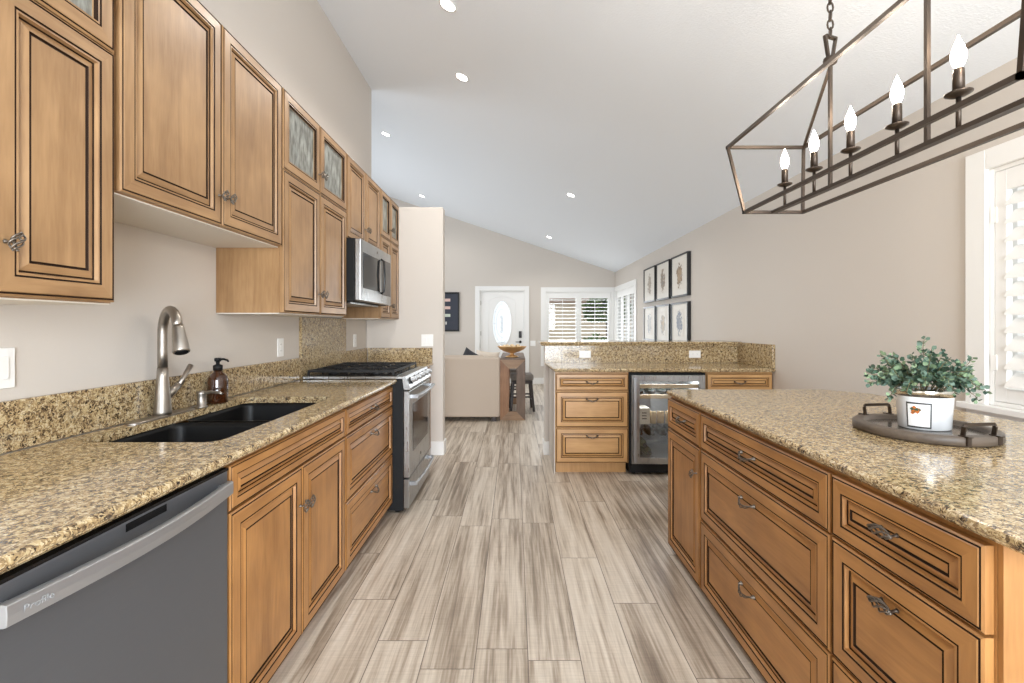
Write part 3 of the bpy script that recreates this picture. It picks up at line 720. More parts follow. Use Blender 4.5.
# ------------------------------------------------------------------ left run: bases
BX = -0.852; BD = 0.60; CT = 0.92; CB = 0.8885
cabinet('sink_cabinet', 'amber maple sink base cabinet with two doors under a false drawer front', 'cabinet', (BX, 1.325, 0), R(90), 0.914, BD, 0.07, CB,
        [('drawer', 0.006, 0.908, 0.742, 0.874, []), ('door', 0.006, 0.455, 0.076, 0.735, [('k', 0.432, 0.59)]), ('door', 0.459, 0.908, 0.076, 0.735, [('k', 0.482, 0.59)])], LO, toe=0.06, top_open=True, cut='r')
cabinet('drawer_cabinet', 'amber maple three-drawer base cabinet between the sink cabinet and the stove', 'cabinet', (BX, 2.241, 0), R(90), 0.866, BD, 0.07, CB,
        [('drawer', 0.006, 0.860, 0.742, 0.874, [('p', 0.433, 0.808)]), ('drawer', 0.006, 0.860, 0.413, 0.735, [('p', 0.433, 0.66)]), ('drawer', 0.006, 0.860, 0.076, 0.406, [('p', 0.433, 0.325)])], LO, toe=0.06, top_open=True, cut='l')
cabinet('base_cabinet', 'amber maple base cabinet in the corner past the stove', 'cabinet', (BX, 3.876, 0), R(90), 0.640, BD, 0.07, CB,
        [('drawer', 0.006, 0.634, 0.742, 0.874, [('p', 0.32, 0.808)]), ('door', 0.006, 0.634, 0.076, 0.735, [('k', 0.04, 0.59)])], LO, toe=0.06)

# counter with sink cut-out
SX0, SX1, SY0, SY1 = -1.386, -0.935, 1.428, 2.345
hole = rrect(SX0, SX1, SY0, SY1, 0.05)
def cut_hole(pts): return pts
o = slab('granite_countertop', [(-1.458, 0.60), (-0.803, 0.60), (-0.803, 3.109), (-1.458, 3.109)], OGEE(CT, 0.031), [hole], M['granite'])
tag(o, 'long granite countertop holding the black sink, over the dishwasher', 'countertop')
o = slab('granite_countertop', [(-1.458, 3.875), (-0.803, 3.875), (-0.803, 4.508), (-1.458, 4.508)], OGEE(CT, 0.031), [], M['granite'])
tag(o, 'short granite countertop in the corner past the stove', 'countertop')
t = thing('granite_backsplash', 'speckled granite backsplash along the kitchen wall with a taller panel behind the stove', 'backsplash')
mb = MB(); mb.box(-1.477, -1.459, 0.60, 3.118, 0.9205, 1.068); mb.box(-1.477, -1.459, 3.942, 4.508, 0.9205, 1.068); mb.build('low_splash', M['granite'], t, bevel=0.003)
mb = MB(); mb.box(-1.477, -1.457, 3.12, 3.94, 0.9205, 1.346); mb.build('stove_panel', M['granite'], t)
mb = MB(); mb.box(-1.456, -0.815, 4.509, 4.529, 0.9205, 1.068); mb.build('return_splash', M['granite'], t, bevel=0.003)

# ------------------------------------------------------------------ sink
t = thing('kitchen_sink', 'black double-bowl undermount sink set in the left countertop', 'sink', (0, 0, 0))
def bowl(x0, x1, y0, y1, zt, zb):
    mb = MB(); rings = []
    for d, z in ((-0.006, zt), (0, zt), (0.003, zt - 0.02), (0.010, zb + 0.05), (0.030, zb + 0.012), (0.055, zb)):
        rings.append([(x, y, z) for x, y in rrect(x0 + d, x1 - d, y0 + d, y1 - d, 0.05 if d <= 0 else max(0.03, 0.05 - d * 0.3), 5)])
    mb.ring_loft(rings, 0, True, True, False)
    n = len(rings[0]); b = len(mb.v) - n; mb.face([b + i for i in range(n)], 0)
    for d, z in (): pass
    return mb
ym = 1.885
o = bowl(SX0 - 0.004, SX1 + 0.004, SY0 - 0.004, ym - 0.019, 0.8885, 0.70).build('near_bowl', M['sink'], t)
o = bowl(SX0 - 0.004, SX1 + 0.004, ym + 0.019, SY1 + 0.004, 0.8885, 0.70).build('far_bowl', M['sink'], t)
for yy in ((SY0 + ym) / 2, (SY1 + ym) / 2):
    mb = MB(); mb.lathe([(0.044, 0.7005), (0.044, 0.703), (0.036, 0.7035), (0.03, 0.701)], ((SX0 + SX1) / 2, yy, 0), 20); mb.build('drain', M['nickel'], t)
# faucet
FX, FY = -1.419, 1.835
t = thing('kitchen_faucet', 'tall brushed nickel gooseneck pull-down faucet behind the sink', 'faucet', (FX, FY, CT))
pl = rrect(-0.029, 0.030, -0.165, 0.165, 0.028, 6)
mb = MB(); mb.ring_loft([[(x, y, 0.0005) for x, y in pl], [(x, y, 0.005) for x, y in pl], [(x * 0.9, y * 0.98, 0.008) for x, y in pl]], 0, False); mb.build('deck_plate', M['nickel'], t)
mb = MB(); mb.lathe([(0.031, 0.006), (0.0305, 0.02), (0.0265, 0.08), (0.0205, 0.16), (0.0190, 0.196)], n=24); mb.build('body', M['nickel'], t)
dr = Vector((0.79, -0.61, 0)).normalized()
pts = [Vector((0, 0, 0.1962)), Vector((0, 0, 0.26)), Vector((0, 0, 0.33))]
ra = 0.092
for i in range(1, 15):
    q = PI * i / 14 * 0.90; pts.append(Vector((0, 0, 0.335)) + dr * (ra - ra * math.cos(q)) + Vector((0, 0, ra * math.sin(q))))
mb = MB(); mb.tube(pts, 0.0172, 16); mb.build('spout', M['nickel'], t)
e = pts[-1]; td = (pts[-1] - pts[-2]).normalized()
mb = MB(); mb.tube([e - td * 0.002, e + td * 0.01, e + td * 0.05, e + td * 0.100, e + td * 0.106], [0.0178, 0.0200, 0.0235, 0.028, 0.026], 20); h = mb.build('spray_head', M['nickel'], t)
mb = MB(); mb.tube([e + td * 0.1055, e + td * 0.1095], [0.022, 0.020], 20); mb.build('nozzle_ring', M['blackm'], h)
mb = MB(); mb.tube([(0, 0.012, 0.075), (0.004, 0.05, 0.098), (0.006, 0.080, 0.118)], [0.018, 0.016, 0.012], 12)
mb.tube([(0.006, 0.078, 0.112), (0.008, 0.105, 0.145), (0.010, 0.145, 0.195)], [0.011, 0.009, 0.011], 12); mb.build('lever', M['nickel'], t)
t = thing('soap_dispenser', 'small brushed nickel soap dispenser with a curved spout, beside the amber bottle', 'soap dispenser', (-1.400, 2.035, CT))
mb = MB(); mb.lathe([(0.024, 0.0005), (0.024, 0.006), (0.0185, 0.010), (0.0175, 0.055), (0.019, 0.062), (0.019, 0.072), (0.010, 0.075)], n=20); mb.build('body', M['nickel'], t)
mb = MB(); mb.tube([(0.012, -0.001, 0.066), (0.05, -0.01, 0.072), (0.09, -0.02, 0.070), (0.108, -0.024, 0.066)], [0.007, 0.0065, 0.006, 0.0055], 12); mb.build('spout', M['nickel'], t)
# amber bottle
t = thing('soap_bottle', 'amber glass soap bottle with a black pump, behind the sink', 'bottle', (-1.405, 2.155, CT))
mb = MB(); mb.lathe([(0.036, 0.0005), (0.0425, 0.004), (0.043, 0.012), (0.043, 0.108), (0.040, 0.124), (0.030, 0.138), (0.018, 0.147), (0.0165, 0.158)], n=28); mb.build('glass_body', M['amber'], t)
mb = MB(); mb.lathe([(0.0195, 0.156), (0.020, 0.178), (0.015, 0.181), (0.008, 0.184), (0.008, 0.196), (0.014, 0.198), (0.015, 0.210), (0.012, 0.214)], n=20)
mb.tube([(0.0, 0, 0.207), (0.035, -0.012, 0.209), (0.058, -0.020, 0.205), (0.064, -0.022, 0.198)], [0.006, 0.005, 0.0045, 0.004], 10); mb.build('pump', M['blackm'], t)

# ------------------------------------------------------------------ dishwasher
t = thing('dishwasher', 'slate grey steel dishwasher with a bowed bar handle, under the left granite countertop', 'dishwasher', (-0.852, 0.714, 0), R(90))
Wd = 0.604
mb = MB(); mb.box(0.004, Wd - 0.004, 0.002, 0.58, 0.02, 0.872); mb.build('tub', M['blackm'], t)
mb = MB(); mb.box(0.003, Wd - 0.003, -0.024, 0.0, 0.095, 0.868); dd = mb.build('door', M['slate'], t, bevel=0.004)
mb = MB(); mb.box(0.003, Wd - 0.003, -0.0255, -0.0005, 0.8685, 0.8755); lab(mb.build('control_edge', M['blackp'], t), 'glossy black control strip')
mb = MB(); mb.box(0.255, 0.368, -0.0250, -0.0235, 0.8455, 0.8625); mb.build('display', M['blackp'], t)
mb = MB(); rings = []; n = 22
for i in range(n + 1):
    s = i / n; x = 0.004 + (Wd - 0.024) * s; y = -0.044 - 0.030 * math.sin(PI * s)
    rings.append([(x, y, 0.806), (x, y - 0.006, 0.808), (x, y - 0.007, 0.825), (x, y - 0.006, 0.842), (x, y, 0.844), (x, y + 0.010, 0.844), (x, y + 0.010, 0.806)])
mb.ring_loft(rings, 0, False)
hnd = mb.build('handle', M['steel_h'], t, bevel=0.001)
for xx in (0.008, Wd - 0.048):
    mb = MB(); mb.box(xx, xx + 0.02, -0.044, -0.022, 0.812, 0.838); mb.build('bracket', M['steel_h'], hnd)
tx = bpy.data.curves.new('lettering', 'FONT'); tx.body = 'Profile'; tx.size = 0.017; tx.extrude = 0.0002; tx.align_x = 'LEFT'; tx.align_y = 'CENTER'
tmp_ = bpy.data.objects.new('lettering_source', tx); tx.materials.append(plain('etched_lettering', (156, 157, 159), 0.6)); me = bpy.data.meshes.new_from_object(tmp_); bpy.data.objects.remove(tmp_)
to = bpy.data.objects.new('lettering', me); C.objects.link(to); to.parent = hnd; to.location = (0.024, -0.0556, 0.825); to.rotation_euler = (R(90), 0, R(-8.3))
mb = MB(); mb.box(0.01, Wd - 0.01, 0.05, 0.07, 0.0, 0.0945); mb.build('kick_plate', M['blackm'], t)

# ------------------------------------------------------------------ stove
t = thing('gas_stove', 'stainless steel gas stove with black grates and front knobs', 'stove', (-0.76, 3.112, 0), R(90))
W = 0.760
mb = MB(); mb.box(0.002, W - 0.002, 0.0, 0.69, 0.02, 0.918); mb.build('body', M['blackm'], t, bevel=0.003)
mb = MB(); mb.box(0.0, W, 0.004, 0.690, 0.922, 0.940); mb.build('cooktop_trim', M['steel'], t, bevel=0.003)
mb = MB(); mb.box(0.02, W - 0.02, 0.05, 0.68, 0.9395, 0.9435); mb.build('cooktop', M['blackp'], t, bevel=0.002)
for gx in range(3):
    g = MB(); a = 0.026 + gx * 0.238; b = a + 0.232; y0, y1 = 0.075, 0.66; zt = 0.972
    for p, q in (((a, y0), (b, y0)), ((a, y1), (b, y1)), ((a, y0), (a, y1)), ((b, y0), (b, y1)), ((a, (y0 + y1) / 2), (b, (y0 + y1) / 2))):
        g.bar((p[0], p[1], zt), (q[0], q[1], zt), 0.011, 0.014)
    for cy in (y0 + 0.15, y1 - 0.15):
        for q in range(0, 360, 45):
            ex_, ey_ = math.cos(R(q)), math.sin(R(q)); rr = min(0.115 / max(abs(ex_), 1e-6), 0.15 / max(abs(ey_), 1e-6))
            g.bar(((a + b) / 2 + ex_ * 0.035, cy + ey_ * 0.035, zt + 0.002), ((a + b) / 2 + ex_ * rr, cy + ey_ * rr, zt), 0.009, 0.014)
    for px, py in ((a, y0), (b, y0), (a, y1), (b, y1)): g.bar((px, py, 0.9437), (px, py, zt), 0.012)
    g.build('grate', M['iron'], t)
for bx, by, br in ((0.142, 0.225, 0.045), (0.142, 0.53, 0.036), (0.38, 0.378, 0.05), (0.618, 0.225, 0.04), (0.618, 0.53, 0.036)):
    mb = MB(); mb.lathe([(br, 0.9438), (br, 0.951), (br * 0.8, 0.953), (br * 0.78, 0.961), (br * 0.6, 0.963)], (bx, by, 0), 20); mb.build('burner', M['iron'], t)
mb = MB(); cp = [(0.010, 0.940), (-0.012, 0.942), (-0.050, 0.862), (-0.046, 0.846), (-0.002, 0.846)]
mb.ring_loft([[(x, y, z) for y, z in cp] for x in (0.0, W)], 0, False); cpn = mb.build('control_panel', M['steel'], t, bevel=0.002)
nrm = Vector((0, -0.080, 0.038)).normalized()
for i in range(5):
    c0 = Vector((0.09 + i * 0.145, -0.031, 0.902)); 
    mb = MB(); mb.tube([c0, c0 + nrm * 0.006, c0 + nrm * 0.008, c0 + nrm * 0.036, c0 + nrm * 0.039], [0.025, 0.025, 0.021, 0.019, 0.016], 18, [1, 1, 0, 0]); mb.build('knob', [M['steel_h'], M['blackp']], cpn)
mb = MB(); mb.box(0.003, W - 0.003, -0.040, -0.001, 0.245, 0.838); dr_ = mb.build('oven_door', M['steel'], t, bevel=0.004)
mb = MB(); mb.box(0.11, W - 0.11, -0.0425, -0.0395, 0.40, 0.735); mb.build('oven_window', M['darkglass'], dr_, bevel=0.001)
def bow_handle(parent, z, y0, wd, hgt):
    mb = MB(); mb.tube([(wd * 0.06 + wd * 0.88 * i / 12, y0 - 0.040 - 0.014 * math.sin(PI * i / 12), z) for i in range(13)], hgt / 2, 12)
    hh = mb.build('handle', M['steel_h'], parent)
    for xx in (wd * 0.08, wd * 0.92): mb = MB(); mb.bar((xx, y0 + 0.001, z), (xx, y0 - 0.04, z), 0.024); mb.build('bracket', M['steel_h'], hh)
bow_handle(dr_, 0.795, -0.040, W, 0.026)
mb = MB(); mb.lathe([(0.011, -0.040), (0.011, -0.042)], (W / 2, 0, 0.315), 16, 0, 'Y'); mb.build('badge', M['blackp'], dr_)
mb = MB(); mb.box(0.003, W - 0.003, -0.036, -0.001, 0.035, 0.232); dw = mb.build('storage_drawer', M['steel'], t, bevel=0.004); bow_handle(dw, 0.190, -0.036, W, 0.020)
mb = MB(); mb.box(0.004, W - 0.004, -0.010, -0.0005, 0.233, 0.244); mb.build('gap_trim', M['blackp'], t)
for xx in (0.05, W - 0.05):
    for yy in (0.05, 0.60): mb = MB(); mb.lathe([(0.02, 0.0), (0.02, 0.0195)], (xx, yy, 0), 12); mb.build('foot', M['blackm'], t)

# ------------------------------------------------------------------ microwave
t = thing('microwave', 'stainless over-the-range microwave with a dark window, mounted above the stove', 'microwave', (-1.095, 3.116, 1.455), R(90))
W = 0.762
mb = MB(); mb.box(0.0, W, 0.0, 0.381, 0.0, 0.434); mb.build('case', M['blackm'], t, bevel=0.004)
mb = MB(); mb.box(0.0, W, -0.042, -0.001, 0.004, 0.432); md = mb.build('door', M['steel'], t, bevel=0.006)
mb = MB(); mb.box(0.05, 0.445, -0.0445, -0.0415, 0.095, 0.345); mb.build('window', M['darkglass'], md, bevel=0.002)
mb = MB(); mb.box(0.495, 0.735, -0.0450, -0.0415, 0.075, 0.360); mb.build('control_pad', M['darkglass'], md, bevel=0.004)
mb = MB(); mb.tube([(0.472, -0.042, 0.085), (0.472, -0.066, 0.10), (0.472, -0.072, 0.22), (0.472, -0.066, 0.34), (0.472, -0.042, 0.355)], 0.008, 12); mb.build('handle', M['blackp'], md)
mb = MB(); mb.lathe([(0.011, -0.042), (0.011, -0.0435)], (0.38, 0, 0.392), 16, 0, 'Y'); mb.build('badge', M['pewter'], md)
mb = MB(); mb.box(0.06, W - 0.06, 0.05, 0.34, -0.012, 0.0); mb.build('underside_vent', M['steel'], t)

# ================================================================== island
IX = 0.902
IY = 2.62
kk = dict(top_open=False)
cabinet('island_cabinet', 'narrow amber maple island cabinet with one door below a small drawer, at the far corner', 'cabinet', (IX, IY, 0), R(-90), 0.459, 0.60, 0.03, CB,
        [('drawer', 0.004, 0.455, 0.705, 0.872, [('p', 0.23, 0.79)]), ('door', 0.004, 0.455, 0.036, 0.698, [('k', 0.425, 0.575)])], LO, toe=0.05)
cabinet('island_cabinet', 'wide amber maple island cabinet with three drawers, middle of the island', 'cabinet', (IX, IY - 0.460, 0), R(-90), 0.889, 0.60, 0.03, CB,
        [('drawer', 0.004, 0.885, 0.705, 0.872, [('p', 0.445, 0.793)]), ('drawer', 0.004, 0.885, 0.372, 0.698, [('p', 0.445, 0.618)]), ('drawer', 0.004, 0.885, 0.036, 0.365, [('p', 0.445, 0.285)])], LO, toe=0.05)
t = cabinet('island_cabinet', 'amber maple island cabinet with three drawers, at the near end of the island', 'cabinet', (IX, IY - 1.350, 0), R(-90), 0.419, 0.60, 0.03, CB,
        [('drawer', 0.004, 0.415, 0.705, 0.872, [('s', 0.202, 0.803)]), ('drawer', 0.004, 0.415, 0.372, 0.698, [('s', 0.202, 0.630)]), ('drawer', 0.004, 0.415, 0.036, 0.365, [('s', 0.202, 0.295)])], LO, toe=0.05)
mb = MB(); mb.box(IX + 0.001, 1.56, 0.840, 0.8495, 0.03, 0.879); mb.box(1.505, 1.56, 0.851, 2.62, 0.0, 0.879)
o = mb.build('island_end_panel', LO[0]); tag(o, 'plain maple panel covering the near end and seating side of the island', 'panel')
o = slab('granite_countertop', [(0.865, 0.66), (1.93, 0.66), (1.93, 2.46), (1.77, 2.63), (0.905, 2.63), (0.865, 2.59)], OGEE(CT, 0.031), [], M['granite'])
tag(o, 'wide granite countertop on the island, holding the tray and plant', 'countertop')

# tray
t = thing('serving_tray', 'round weathered grey wooden tray with dark metal handles on the island', 'tray', (1.392, 1.552, CT), R(6))
mb = MB(); mb.lathe([(0.186, 0.0008), (0.193, 0.006), (0.193, 0.028), (0.188, 0.031), (0.162, 0.031), (0.158, 0.026), (0.156, 0.014)], n=48)
mb.build('rim', M['traywood'], t)
mb = MB(); mb.lathe([(0.1565, 0.0142), (0.1565, 0.0165), (0.155, 0.017)], n=40); mb.build('tray_bottom', M['trayin'], t)
for s in (-1, 1):
    mb = MB(); a = 0.052 if s > 0 else 0.053; yy = s * 0.170
    pts = [(-a, yy, 0.031), (-a, yy + s * 0.004, 0.060), (-a + 0.004, yy + s * 0.005, 0.067), (a - 0.004, yy + s * 0.005, 0.067), (a, yy + s * 0.004, 0.060), (a, yy, 0.031)]
    for p, q in zip(pts, pts[1:]): mb.bar(p, q, 0.004 if p[0] != q[0] else 0.012, 0.004 if p[0] == q[0] else 0.010)
    for e in (-a, a):
        mb.box(e - 0.007, e + 0.007, yy - 0.008 if s > 0 else yy - 0.0245, yy + 0.0245 if s > 0 else yy + 0.008, 0.0305, 0.0335)
        mb.box(e - 0.007, e + 0.007, s * 0.186 - 0.003 if s < 0 else 0.187, -0.1855 if s < 0 else 0.1925, 0.006, 0.033) if a < 0.06 else mb.box(e - 0.007, e + 0.007, -0.1860, -0.1800, 0.006, 0.033)
    mb.build('handle', M['bronze'], t)

# potted eucalyptus
PX, PY = 1.405, 1.560
t = thing('potted_plant', 'green eucalyptus plant in a white pot with a silver rim, on the tray', 'plant', (PX, PY, CT + 0.017))
mb = MB(); mb.lathe([(0.071, 0.0008), (0.074, 0.003), (0.082, 0.128), (0.082, 0.132), (0.077, 0.132), (0.074, 0.11), (0.02, 0.108)], n=40, sx=1.0, sy=0.86)
pot = mb.build('pot', M['ceramic'], t)
mb = MB(); mb.lathe([(0.0805, 0.110), (0.0832, 0.111), (0.0848, 0.131), (0.0838, 0.1335), (0.0785, 0.1335), (0.0780, 0.125)], n=40, sy=0.862); mb.build('rim_band', M['chrome'], pot)
mb = MB(); mb.lathe([(0.074, 0.108), (0.072, 0.120), (0.04, 0.126), (0.002, 0.128)], n=24, sy=0.86); mb.build('soil', M['soil'], t)
def on_pot(q, z, off=0.0012):
    r = 0.074 + (0.082 - 0.074) * (z - 0.003) / 0.125 + off; return (r * math.cos(q), r * 0.86 * math.sin(q), z)
def pot_patch(q0, q1, z0, z1, off, mat, name, n=8):
    mb = MB(); rings = []
    for i in range(n + 1):
        q = R(q0 + (q1 - q0) * i / n); rings.append([on_pot(q, z0, off), on_pot(q, z1, off), on_pot(q, z1, off - 0.0008), on_pot(q, z0, off - 0.0008)])
    mb.ring_loft(rings, 0, False); return mb.build(name, mat, pot)
pot_patch(195.2, 246.8, 0.0075, 0.0925, 0.0010, M['slot'], 'label_border'); pot_patch(198.5, 243.5, 0.013, 0.087, 0.0018, M['plate'], 'label_card')
mb = MB()
for k in range(14):
    a = random.random() * 2 * PI; rr = 0.013 * random.random() ** 0.5; q = R(216) + rr * math.cos(a) / 0.078; z = 0.066 + rr * math.sin(a) * 0.9
    c = Vector(on_pot(q, z, 0.0026)); u = Vector((-math.sin(q), math.cos(q), 0)); ws = 0.006
    mb.quad([c + u * ws, c + Vector((0, 0, ws)), c - u * ws, c - Vector((0, 0, ws))], k % 3 == 0)
mb.build('flower_print', [M['orange'], M['leafc']], pot)
# sprigs
rnd = random.Random(21)
def sprig(base, tip, droop, nl, ls):
    mb = MB(); b0 = Vector(base); t0 = Vector(tip); n = 12; pts = []
    for i in range(n + 1):
        s = i / n; p = b0.lerp(t0, s); p.z += droop * math.sin(PI * s); p += Vector((rnd.uniform(-1, 1), rnd.uniform(-1, 1), rnd.uniform(-1, 1))) * 0.0025; pts.append(p)
    mb.tube(pts, [0.0018 - 0.001 * i / n for i in range(n + 1)], 5, 3)
    for k in range(nl):
        s = 0.22 + 0.78 * (k + 0.5) / nl; i = min(int(s * n), n - 1); p = pts[i].lerp(pts[i + 1], s * n - i); tg = (pts[i + 1] - pts[i]).normalized()
        for sg in (-1, 1, 0) if k % 3 == 0 else (-1, 1):
            a = Vector((rnd.uniform(-1, 1), rnd.uniform(-1, 1), rnd.uniform(-0.7, 1))).normalized()
            side = (tg.cross(a)).normalized() * (sg or 1); ax = (side * 0.8 + tg * 0.45 + Vector((0, 0, rnd.uniform(-0.2, 0.3)))).normalized()
            L = ls * (1.15 - 0.55 * s) * rnd.uniform(0.75, 1.15); wv = ax.cross(Vector((rnd.uniform(-1, 1), rnd.uniform(-1, 1), rnd.uniform(0, 1)))).normalized() * L * 0.46; nr = ax.cross(wv).normalized() * L * 0.10
            b = len(mb.v); c = p + ax * 0.003
            mb.v += [tuple(c), tuple(c + ax * L * 0.3 + wv * 0.85 + nr), tuple(c + ax * L * 0.65 + wv * 0.9 + nr), tuple(c + ax * L), tuple(c + ax * L * 0.65 - wv * 0.9 + nr), tuple(c + ax * L * 0.3 - wv * 0.85 + nr), tuple(c + ax * L * 0.5)]
            m = rnd.choices((0, 1, 2), (5, 3, 3))[0]
            for j in range(6): mb.face((b + j, b + (j + 1) % 6, b + 6), m, True)
    return mb
tips = [(-0.215, 0.00, 0.19, 0.01), (-0.185, -0.03, 0.255, 0.0), (-0.10, 0.02, 0.245, 0.02), (0.0, 0.0, 0.305, 0.0), (0.05, 0.03, 0.24, 0.02), (0.10, -0.03, 0.22, 0.02), (0.155, -0.02, 0.24, 0.0),
        (0.185, -0.04, 0.13, 0.035), (0.17, 0.0, 0.19, 0.02), (-0.13, -0.07, 0.13, 0.04), (-0.04, -0.13, 0.17, 0.04), (0.04, -0.13, 0.17, 0.04), (0.11, -0.09, 0.14, 0.05), (-0.09, -0.10, 0.16, 0.04),
        (-0.05, 0.0, 0.25, 0.01), (0.03, -0.06, 0.24, 0.01), (-0.15, 0.05, 0.20, 0.02), (0.12, 0.08, 0.2, 0.02), (0.0, 0.12, 0.2, 0.03), (-0.07, 0.09, 0.22, 0.02), (-0.15, -0.02, 0.10, 0.05), (0.135, -0.06, 0.10, 0.05), (0.0, -0.11, 0.13, 0.05),
        (-0.02, -0.05, 0.27, 0.0), (0.07, 0.0, 0.26, 0.0), (-0.08, -0.05, 0.21, 0.02), (0.06, -0.10, 0.20, 0.03), (-0.19, 0.02, 0.15, 0.03)]
for i, (x, y, z, dp) in enumerate(tips):
    b = (x * 0.22 + rnd.uniform(-.02, .02), y * 0.22 + rnd.uniform(-.02, .02), 0.118)
    sprig(b, (x * 0.94, y, z), dp, 18, 0.0235).build('sprig', [M['leafa'], M['leafb'], M['leafc'], M['stemw']], t)

# ================================================================== peninsula
cabinet('drawer_cabinet', 'maple three-drawer cabinet at the left end of the peninsula, beside the wine cooler', 'cabinet', (0.352, 3.944, 0), 0, 0.635, 0.56, 0.10, CB,
        [('drawer', 0.004, 0.631, 0.728, 0.874, [('p', 0.318, 0.800)]), ('drawer', 0.004, 0.631, 0.411, 0.720, [('p', 0.318, 0.650)]), ('drawer', 0.004, 0.631, 0.104, 0.404, [('p', 0.318, 0.335)])], PE, toe=0.06)
ep = MB(); ep.box(0.344, 0.3515, 3.950, 4.503, 0.0, 0.8885); tag(struct(ep.build('wall_end_cap', M['wall'])), 'painted panel covering the end of the peninsula cabinets', 'panel')

cabinet('drawer_cabinet', 'maple drawer cabinet at the right end of the peninsula, against the wall', 'cabinet', (1.655, 3.944, 0), 0, 0.575, 0.56, 0.10, CB,
        [('drawer', 0.004, 0.571, 0.728, 0.874, [('p', 0.288, 0.800)]), ('drawer', 0.004, 0.571, 0.411, 0.720, [('p', 0.288, 0.650)]), ('drawer', 0.004, 0.571, 0.104, 0.404, [('p', 0.288, 0.335)])], PE, toe=0.06)
o = slab('granite_countertop', [(0.335, 3.89), (2.234, 3.89), (2.234, 4.519), (0.302, 4.519)], OGEE(CT, 0.031), [], M['granite'])
tag(o, 'lower granite countertop of the peninsula, above the wine cooler', 'countertop')
o = slab('granite_bar_top', [(0.25, 4.462), (2.234, 4.462), (2.234, 4.93), (0.25, 4.93)], OGEE(1.130, 0.04), [], M['granite'])
tag(o, 'raised granite bar top on the peninsula half wall', 'bar top')
t = thing('granite_backsplash', 'granite splash between the peninsula countertop and the raised bar top', 'backsplash')
mb = MB(); mb.box(0.302, 2.214, 4.520, 4.5395, 0.9205, 1.0895); mb.build('splash', M['granite'], t)
mb = MB(); mb.box(2.214, 2.2345, 3.90, 4.461, 0.9205, 1.125); mb.box(2.2141, 2.2344, 4.4611, 4.5395, 0.9205, 1.0895); mb.build('return_splash', M['granite'], t, bevel=0.003)

# wine cooler
CX0, CY = 0.991, 3.925
t = thing('wine_cooler', 'undercounter wine cooler with a steel framed glass door', 'wine cooler', (CX0, CY, 0))
W = 0.66
mb = MB(); mb.box(0, 0.03, 0.012, 0.57, 0.02, 0.876); mb.box(W - 0.03, W, 0.012, 0.57, 0.02, 0.876); mb.box(0.03, W - 0.03, 0.55, 0.57, 0.02, 0.876); mb.box(0.03, W - 0.03, 0.012, 0.55, 0.842, 0.876); mb.box(0.03, W - 0.03, 0.012, 0.55, 0.02, 0.125)
mb.build('case', M['blackm'], t)
mb = MB(); mb.box(0.031, 0.034, 0.014, 0.549, 0.126, 0.841); mb.box(W - 0.034, W - 0.031, 0.014, 0.549, 0.126, 0.841); mb.box(0.034, W - 0.034, 0.545, 0.549, 0.126, 0.841); mb.box(0.034, W - 0.034, 0.02, 0.545, 0.126, 0.130)
mb.build('liner', M['coolin'], t)
mb = MB(); a, b, z0, z1 = 0.014, W - 0.014, 0.100, 0.862; st = 0.048
mb.box(a, a + st + 0.022, -0.024, 0.010, z0, z1); mb.box(b - st, b, -0.024, 0.010, z0, z1); mb.box(a + st + 0.022, b - st, -0.024, 0.010, z0, z0 + 0.055); mb.box(a + st + 0.022, b - st, -0.024, 0.010, z1 - 0.052, z1)
cdoor = mb.build('door_frame', M['steel'], t, bevel=0.003)
mb = MB(); mb.box(a + st + 0.020, b - st + 0.002, -0.012, -0.006, z0 + 0.053, z1 - 0.050); mb.build('glass_pane', M['coolglass'], cdoor)
mb = MB(); mb.box(a + 0.012, a + 0.036, -0.056, -0.040, z0 + 0.02, z1 - 0.02); hb = mb.build('handle', M['steel_h'], cdoor, bevel=0.004)
for zz in (z0 + 0.08, z1 - 0.10): mb = MB(); mb.box(a + 0.016, a + 0.032, -0.040, -0.024, zz, zz + 0.02); mb.build('bracket', M['steel_h'], hb)
mb = MB(); mb.box(0.01, W - 0.01, -0.004, 0.011, 0.022, 0.094); mb.build('toe_grille', M['blackm'], t)
for zz in (0.745, 0.655):
    mb = MB(); mb.box(0.038, W - 0.038, 0.018, 0.036, zz, zz + 0.034); sh = mb.build('rack', M['shelfwood'], t, bevel=0.003)
    mb = MB()
    for i in range(9): x = 0.05 + i * (W - 0.10) / 8; mb.tube([(x, 0.034, zz + 0.012), (x, 0.52, zz + 0.012)], 0.0025, 6)
    mb.build('wire_shelf', M['chrome'], sh)
for zz in (0.428, 0.30):
    mb = MB(); mb.box(0.037, W - 0.037, 0.03, 0.54, zz - 0.006, zz); mb.build('glass_shelf', M['coolglass'], t)
for xx in (0.05, W - 0.05):
    for yy in (0.06, 0.5): mb = MB(); mb.lathe([(0.018, 0), (0.018, 0.0195)], (xx, yy, 0), 10); mb.build('foot', M['blackm'], t)
# small lamp added under the cooler's lid to brighten its contents
cl = area('wine_cooler_fill', (CX0 + W / 2, CY + 0.12, 0.838), (0, 0, 0), 0.5, 0.05, 5.5, (0.9, 0.95, 1.0))
